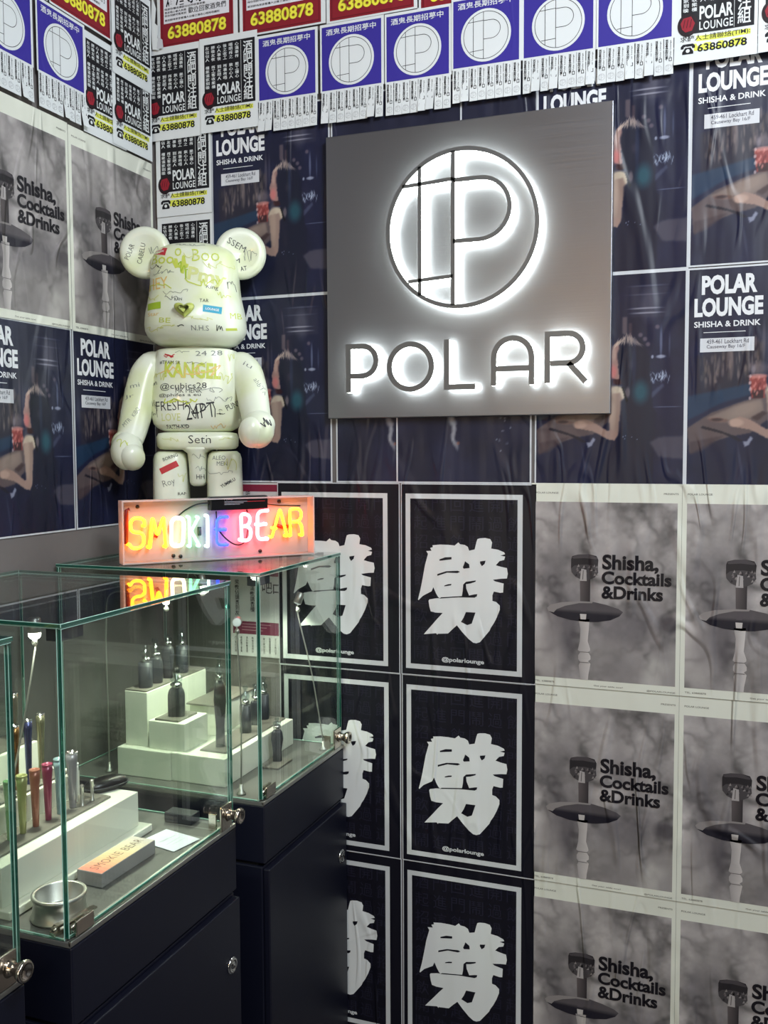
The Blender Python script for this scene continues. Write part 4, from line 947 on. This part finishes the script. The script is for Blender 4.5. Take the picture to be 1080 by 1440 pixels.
# ------------------------------------------------------------------ display cases
CX0, CX1, ZB, ZT = -.607, -.141, .828, 1.270
def pane(parent, name, x0, y0, z0, x1, y1, z1, thin):
    e = 1; g = 0
    mb = box(MB(), x0, y0, z0, x1, y1, z1, 0, .0008, 1); ax = 'xyz'.index(thin)
    for k, f in enumerate(mb.f):     # faces: clear pane, green cut edge, arris coloured pale as a painted highlight
        p = [Vector(mb.v[i]) for i in f]; n = (p[1] - p[0]).cross(p[2] - p[0]).normalized()
        mb.m[k] = 0 if abs(n[ax]) > .99 else (1 if max(abs(c) for c in n) > .99 else 2)
    return part(name, mb, [M_glass, M_edge, M_arris], parent)
def lamp(parent, base, head, aim, on, name='spot_lamp', power=1.2, size=.009):
    b = Vector(base); h = Vector(head); a = (Vector(aim) - h).normalized()
    mb = MB(); lathe(mb, [(.009, 0), (.009, .004), (.004, .008), (.003, .02)], 16, c=b); mid = [Vector((b.x, b.y, b.z + .12)), Vector((b.x, b.y, h.z - .06)), Vector((b.x + (h.x - b.x) * .15, b.y + (h.y - b.y) * .15, h.z + .010))] if (h - b).xy.length > .09 else [b.lerp(h, .5) + Vector((.004, 0, 0)), h - Vector((0, 0, .030))]; tube(mb, catmull([b + Vector((0, 0, .015))] + mid + [h - Vector((0, 0, .006))], 6), .0016, 8)
    ellipsoid(mb, h - Vector((0, 0, .018)), (.005, .005, .006), nu=12, nv=8)
    o = part(name, mb, M_alu, parent)
    R_ = a.to_track_quat('Z', 'Y').to_matrix(); hm = MB(); lathe(hm, [(size * .7, -.022), (size, -.020), (size, .002), (size * .9, .003)], 20)
    hm.xf(Matrix.Translation(h) @ R_.to_4x4()); hd_ = part('lamp_head', hm, M_alu, o)
    ln = MB(); k_ = size / .0125 if on else .2
    lathe(ln, [(size * .92, .0031), (size * .9, .003 + .005 * k_), (size * .62, .003 + .010 * k_), (size * .2, .003 + .0125 * k_)], 20); ln.xf(Matrix.Translation(h) @ R_.to_4x4()); lz = part('lamp_lens', ln, M_led if on else M_ledoff, o)
    if power:
        d_ = bpy.data.lights.new('case_spot', 'SPOT'); d_.energy = power; d_.color = (.93, 1, .80); d_.spot_size = math.radians(150); d_.spot_blend = .8; d_.shadow_soft_size = .012
        lo = bpy.data.objects.new('case_spot', d_); COL.objects.link(lo); lo.location = h + a * .012; lo.rotation_euler = a.to_track_quat('-Z', 'Y').to_euler()
    return o
def case(y0, y1, label, knob_y=None, stub=True, zt=ZT):
    c = empty('display_case', (0, 0, 0), 0, label, 'display case'); t = .006
    body = MB(); box(body, CX0, y0, .0, CX1 - .002, y1, .705, 0, .002); part('cabinet', body, M_cab, c)
    part('fascia', box(MB(), CX0, y0, .712, CX1 + .004, y1, ZB - .004, 0, .002), M_cab, c)
    part('shadow_gap', box(MB(), CX0 + .006, y0 + .006, .703, CX1 - .016, y1 - .006, .7135), M_gap, c)
    dr = part('door', box(MB(), CX1 - .0015, y0 + .003, .05, CX1 + .012, y1 - .003, .7005, 0, .002), M_cab, c)
    lk = MB(); lathe(lk, [(.0150, 0), (.0150, .002), (.0125, .0042), (.0090, .0042), (.0080, .0030), (.0055, .0030), (.0050, .0050), (.0001, .0050)], 28, axis='X'); part('lock', lk, M_chrome, dr, (CX1 + .0122, y1 - .036, .590))
    part('key_slot', box(MB(), 0, -.0006, -.0024, .0004, .0006, .0024), M_black, dr, (CX1 + .0168, y1 - .036, .590))
    part('deck', box(MB(), CX0, y0, ZB - .004, CX1 + .002, y1, ZB + .004, 0, .001), M_deck, c)
    part('door_track', box(MB(), CX1 - .012, y0 + .002, ZB + .004, CX1 - .0065, y1 - .002, ZB + .0075, 0, .0008), M_alu, c); part('edge_trim', box(MB(), CX1 - .0015, y0, ZB - .002, CX1 + .004, y1, ZB + .0055, 0, .001), M_alu, c)
    z0 = ZB + .0045
    pane(c, 'top_pane', CX0 - .001, y0 - .001, zt - t, CX1 + .001, y1 + .001, zt, 'z')
    pane(c, 'end_pane', CX0 + t, y0, z0, CX1 - t - .001, y0 + t, zt - t - .0004, 'y'); pane(c, 'end_pane', CX0 + t, y1 - t, z0, CX1 - t - .001, y1, zt - t - .0004, 'y')
    pane(c, 'side_pane', CX0, y0, z0, CX0 + t - .0004, y1, zt - t - .0004, 'x')
    dg = pane(c, 'glass_door', CX1 - t, y0 + .001, z0 + .004, CX1, y1 - .001, zt - t - .001, 'x')
    # top hinge of the glass door at the near corner, bottom hinge, lock knob at the far corner
    part('top_hinge', box(MB(), CX1 - .010, y0 + .008, zt - t - .020, CX1 - .0065, y0 + .055, zt - t - .001, 0, .0008), M_dark, c)
    part('corner_bracket', box(MB(), CX1 - .030, y0 + .0065, zt - t - .020, CX1 - .012, y0 + .010, zt - t - .001, 0, .0008), M_dark, c)
    hb = MB(); box(hb, CX1 - .012, y0 + .010, z0, CX1 - .0065, y0 + .050, z0 + .022, 0, .001); box(hb, CX1 + .0005, y0 + .012, z0 + .003, CX1 + .004, y0 + .050, z0 + .024, 0, .001)
    tube(hb, [(CX1 - .008, y0 + .012, z0 + .012), (CX1 - .008, y0 + .048, z0 + .012)], .006, 12); part('bottom_hinge', hb, M_nickel, c)
    ky = y1 - .030; kz = z0 + .022; kb = MB()
    box(kb, CX1 + .0005, ky - .020, kz - .020, CX1 + .005, ky + .016, kz + .024, 0, .0015); box(kb, CX1 - .022, ky - .020, kz - .020, CX1 - .0065, ky - .016, kz + .010, 0, .001)
    kn = part('lock_plate', kb, M_nickel, c)
    kk = MB(); lathe(kk, [(.012, 0), (.0085, .004), (.0075, .010), (.0125, .018), (.0140, .023), (.0125, .026), (.0090, .0255), (.0080, .022), (.0001, .022)], 28, axis='X'); part('lock_knob', kk, M_nickel, kn, (CX1 + .005, ky + .004, kz + .004))
    return c
case1 = case(-.945, -.497, 'middle glass display case holding coloured cone tubes on white steps')
case2 = case(-.389, -.008, 'rear glass display case against the back wall, under the neon sign and toy bear')
case3 = case(-1.483, -1.035, 'nearest glass display case, only its far edge visible at lower left')
lamp(case1, (-.374, -.788, .9543), (-.350, -.754, 1.213), (-.335, -.765, .9), True, power=8, size=.0105)
lamp(case2, (-.200, -.364, ZB + .004), (-.203, -.366, 1.170), (.10, -1.0, 1.20), False, power=0)
lamp(case2, (-.165, -.055, ZB + .004), (-.228, -.048, 1.160), (-.30, -.12, .9), False, power=2.5)
LAMP_A, LAMP_B = (-.380, -.338, 1.200), (-.379, -.200, 1.212)
lamp(case2, (-.525, -.340, ZB + .004), LAMP_A, (-.36, -.36, .9), True, power=5.0, size=.0075)
lamp(case2, (-.525, -.030, ZB + .004), LAMP_B, (-.33, -.22, .9), True, power=4.0, size=.0070)

def block(name, x0, y0, x1, y1, z0, z1, label, m=M_white, r=.0015, cat='riser'):
    xm, ym = (x0 + x1) / 2, (y0 + y1) / 2
    return tag(part(name, box(MB(), x0 - xm, y0 - ym, 0, x1 - xm, y1 - ym, z1 - z0, 0, r), m, None, (xm, ym, z0)), label, cat)
D0 = ZB + .0044; H2 = .890
# rear case risers
block('display_riser', -.498, -.3485, -.371, -.046, D0, H2, 'low wide cream riser forming the left base block in the rear case')
block('display_riser', -.3705, -.3445, -.247, -.040, D0, H2, 'low wide cream riser forming the right base block in the rear case')
block('display_riser', -.490, -.330, -.436, -.100, H2, 1.004, 'tall cream riser standing on the left of the rear case')
block('display_riser', -.4300, -.335, -.3450, -.245, H2, .948, 'cream cube riser in front of the tall one in the rear case')
block('display_riser', -.408, -.215, -.338, -.060, H2, .955, 'cream riser behind the cube riser in the rear case, with a grey tray on top')
block('tray', -.489, -.329, -.437, -.101, 1.0042, 1.0072, 'long thin dark tray on top of the tall riser in the rear case', M_slate, .0006, 'tray')
block('tray', -.418, -.330, -.362, -.258, .9482, .9525, 'square grey tray under the dark bottle shaped vaporizer', M_slate, .0006, 'tray')
block('tray', -.410, -.225, -.334, -.062, .9552, .9590, 'grey tray with overhanging edge on the rear riser', M_slate, .0006, 'tray')
block('tray', -.322, -.315, -.262, -.048, H2 + .0002, H2 + .0040, 'long grey tray along the front of the low riser in the rear case', M_slate, .0006, 'tray')
block('tray', -.243, -.213, -.197, -.145, D0, D0 + .0035, 'small clear grey tray on the deck of the rear case near the glass', M_slate, .0006, 'tray')

def vaporizer(x, y, z, h, r, label, kind=0, rz=.4):
    o = empty('vaporizer', (x, y, z), rz, label, 'vaporizer', 'vaporizers in the rear case')
    hb = h * (.60 if kind != 1 else .74); b = MB()
    if kind == 0: secs = [(0, r * .95, r * .6), (.002, r, r * .66), (hb * .75, r, r * .66), (hb * .9, r * .86, r * .6), (hb, r * .62, r * .5)]
    elif kind == 1: secs = [(0, r * .9, r * .7), (hb * .3, r * .8, r * .6), (hb * .7, r * 1.15, r * .8), (hb * .9, r, r * .7), (hb, r * .6, r * .5)]
    else: secs = [(0, r, r), (.002, r * 1.03, r * 1.03), (hb * .98, r, r), (hb, r * .8, r * .8)]
    loft(b, secs, 24, 3.0); part('body', b, M_dark, o)
    part('collar', lathe(MB(), [(r * .62, hb), (r * .70, hb + .002), (r * .70, hb + .008), (r * .5, hb + .010)], 20), M_chrome, o)
    g = MB(); q = h - hb - .009; z0 = hb + .009
    lathe(g, [(r * .45, z0), (r * .75, z0 + q * .22), (r * .72, z0 + q * .42), (r * .34, z0 + q * .58), (r * .30, z0 + q * .72), (r * .5, z0 + q * .88), (r * .42, z0 + q), (r * .2, z0 + q)], 20)
    part('glass_top', g, M_clear, o); part('mouthpiece', lathe(MB(), [(r * .22, z0), (r * .22, z0 + q * .6), (r * .1, z0 + q * .62)], 12), M_chrome, o)
    lathe(b, [(.001, 0), (.001, .001)], 6); return o
vaporizer(-.385, -.300, .9526, .100, .0175, 'bottle shaped dark vaporizer on the square tray in the rear case')
vaporizer(-.459, -.300, 1.0074, .088, .0140, 'leftmost dark vaporizer on the tall riser in the rear case', 2)
vaporizer(-.460, -.262, 1.0074, .094, .0150, 'vaporizer with round glass top, second on the tall riser', 0)
vaporizer(-.460, -.215, 1.0074, .096, .0120, 'black vaporizer third on the tall riser in the rear case', 1)
vaporizer(-.460, -.160, 1.0074, .100, .0130, 'tallest vaporizer at the far end of the tall riser', 2)
vaporizer(-.292, -.284, H2 + .0042, .186, .0110, 'tall slender dark vaporizer standing at the front of the long tray', 1)
vaporizer(-.292, -.178, H2 + .0042, .100, .0120, 'dark vaporizer with glass top in the middle of the long tray', 2)
vaporizer(-.300, -.120, H2 + .0042, .090, .0120, 'smaller vaporizer between two others on the long tray', 0)
vaporizer(-.305, -.072, H2 + .0042, .094, .0125, 'vaporizer at the far end of the long tray in the rear case', 2)
vaporizer(-.222, -.168, D0 + .0037, .092, .0115, 'grey vaporizer on the small tray close to the glass door', 1)
# mid case
block('display_riser', -.500, -.925, -.259, -.575, D0, D0 + .012, 'thin wide white base slab under the steps in the middle case')
block('display_riser', -.360, -.920, -.277, -.590, D0 + .012, .905, 'lower white step carrying the coloured tubes in the middle case')
block('display_riser', -.430, -.925, -.3605, -.640, D0 + .012, .950, 'middle cream step behind the coloured tubes in the middle case')
block('display_riser', -.500, -.925, -.4305, -.660, D0 + .012, 1.000, 'highest cream step at the back of the middle case')
block('tray', -.357, -.900, -.303, -.632, .9052, .9090, 'grey tray under the coloured tubes in the middle case', M_slate, .0006, 'tray')
block('tray', -.425, -.915, -.366, -.660, .9502, .9540, 'grey tray under the metallic tubes on the middle step', M_slate, .0006, 'tray')
block('tray', -.495, -.920, -.436, -.665, 1.0002, 1.0040, 'dark tray on the highest step of the middle case', M_slate, .0006, 'tray')
def cone(x, y, z, h, r, col, label, metal=.3, cap=None, rough=.3):
    m = mat('tube_' + label.split()[0], col, rough, metal, coat=.4); o = empty('cone_tube', (x, y, z), 0, label, 'tube', 'cone tubes in the middle case')
    part('tube_body', lathe(MB(), [(r * .62, 0), (r * .66, .001), (r * .95, h * .72), (r * 1.12, h * .86), (r * 1.12, h * .97)], 22), m, o)
    rim = MB(); lathe(rim, [(r * 1.12, h * .97), (r * 1.18, h * .985), (r * 1.12, h), (r * .8, h), (r * .72, h * .93), (r * .1, h * .92)], 22); part('rim', rim, cap or m, o)
    return o
TH = .0916
for x, y, c, lb in ((-.330, -.842, (120, 170, 112), 'green cone tube, leftmost of the front row'), (-.330, -.815, (150, 152, 98), 'olive cone tube beside the green one'),
                    (-.330, -.786, (150, 94, 76), 'terracotta brown cone tube in the front row'), (-.330, -.757, (140, 58, 84), 'crimson cone tube in the front row'),
                    (-.330, -.729, (130, 156, 160), 'teal cone tube behind the glass edge')):
    cone(x, y, .9092, TH, .0075, rgb(*c), lb)
cone(-.328, -.700, .9092, TH + .003, .0085, rgb(134, 132, 138), 'grey cone tube with chrome rim, rightmost of the front row', .4, M_chrome)
cone(-.3405, -.677, .9092, .066, .0055, rgb(214, 214, 210), 'short white tube behind the grey one', .1)
for x, y, h, c, lb in ((-.385, -.766, .106, (140, 104, 62), 'bronze metallic tube on the middle step, leftmost'), (-.385, -.736, .108, (74, 78, 118), 'iridescent blue metallic tube on the middle step'),
                       (-.385, -.706, .110, (150, 148, 120), 'pale champagne metallic tube on the middle step')):
    cone(x, y, .9542, h, .0064, rgb(*c), lb, .85, M_chrome, .22)
cone(-.455, -.690, 1.0042, .085, .0075, rgb(128, 124, 112), 'silver metallic tube on the highest step', .85, M_chrome, .22)
cone(-.455, -.800, 1.0042, .080, .0075, rgb(120, 120, 116), 'steel tube at the left on the highest step', .85, M_chrome, .22)
for y, lb in ((-.688, 'short metal peg on the grey tray, nearer of the two'), (-.662, 'short metal peg on the grey tray, farther of the two')):
    pg = MB(); lathe(pg, [(.004, 0), (.004, .001), (.0028, .002), (.0028, .030), (.0034, .031), (.0034, .035), (.002, .036)], 16); tag(part('peg', pg, M_alu, None, (-.318, y, .9092)), lb, 'peg')
# black pouch
po = empty('pouch', (-.338, -.598, .9052), math.radians(65), 'black oval zip pouch lying at the end of the lower step', 'pouch')
pm = MB(); loft(pm, [(0, .030, .014), (.002, .036, .018), (.009, .040, .021), (.016, .036, .018), (.0195, .028, .013), (.021, .015, .006)], 40, 2.6); part('shell', pm, M_black, po)
part('zip', tube(MB(), [(.0405 * math.copysign(abs(math.cos(a)) ** .77, math.cos(a)), .0215 * math.copysign(abs(math.sin(a)) ** .77, math.sin(a)), .009) for a in [2 * PI * k / 40 for k in range(40)]], .0013, 6, closed=True), M_dark, po)
# lighter box with lettering
M_boxside = mat('grey_card_side', rgb(150, 148, 146), .6)
bx = empty('box', (-.2235, -.724, D0), math.radians(-1), 'small grey box with orange and cream lid reading SMOKIE BEAR in the middle case', 'box')
part('carton', box(MB(), -.0235, -.069, 0, .0235, .069, .0225, 0, .001), M_boxside, bx)
lid = Sheet(); nn = 14
for i in range(nn):
    t = i / (nn - 1); c = [(255, 150, 128), (246, 196, 150), (232, 216, 176), (214, 206, 196)]; k = min(int(t * 3), 2); f = t * 3 - k; cc = [c[k][j] + (c[k + 1][j] - c[k][j]) * f for j in range(3)]
    lid.rect(-.068 + i * .136 / nn, -.0225, -.068 + (i + 1) * .136 / nn + .0001, .0225, rgb(*cc), 0)
lid.text('SMOKIE BEAR', -.060, -.008, .016, .120, rgb(120, 96, 84), 1, -.012, spacing=1.15)
part('lid_print', lid, M_flyer, bx, (0, 0, .0227), (-PI / 2, 0, PI / 2))
# card
cd = Sheet(.0006); cd.paper(-.031, -.040, .031, .040, rgb(232, 240, 246))
cd.text('Thank you', -.018, .004, .005, .036, rgb(150, 160, 170), 1); cd.line([(-.02, -.01), (.018, -.006)], .0006, rgb(160, 170, 180), 1); cd.line([(-.012, -.018), (.02, -.016)], .0006, rgb(160, 170, 180), 1)
oc = part('card', cd, M_flyer, None, (-.205, -.603, D0 + .0012), (-PI / 2, 0, math.radians(78))); tag(oc, 'small white card lying on the deck beside the grey box', 'card')
# steel ring dish
rd_ = MB(); lathe(rd_, [(.0385, 0), (.0405, .0015), (.0405, .004), (.0375, .007), (.0360, .026), (.0375, .029), (.0385, .031), (.0385, .035), (.0345, .0355), (.0330, .034), (.0325, .008), (.030, .006), (.0001, .006)], 56)
tag(part('metal_dish', rd_, M_alu, None, (-.2045, -.886, D0)), 'round brushed metal dish at the near corner of the middle case', 'dish')
# spring clip tool
cl = MB(); box(cl, -.006, -.036, 0, .006, .034, .006, 0, .001); box(cl, -.005, -.030, .010, .005, .040, .014, 0, .001); tube(cl, [(-.004, -.030, .008), (.004, -.030, .008)], .005, 12)
tag(part('metal_clip', cl, M_nickel, None, (-.166, -.905, D0), (0, 0, math.radians(-12))), 'dark metal clip lying beside the round dish near the glass corner', 'clip')
# small dark box behind the middle case, power adapter inside rear of rear case
block('adapter', -.262, -.535, -.205, -.506, D0, D0 + .018, 'small dark adapter box at the far end inside the middle case', M_dark, .002, 'adapter')

# warm pendant lamp behind the camera (seen only as an orange gleam in the steel sign)
pl_ = empty('pendant_lamp', (-.02, -3.6, 2.10), 0, 'warm orange globe pendant lamp hanging behind the viewer', 'lamp')
part('globe', ellipsoid(MB(), (0, 0, 0), (.06, .06, .06), 0, 24, 14), mat('warm_globe', (.8, .5, .2), .4, emis=(1, .46, .08), es=120), pl_)
part('cord', tube(MB(), [(0, 0, .085), (0, 0, .8)], .004, 8), M_black, pl_)
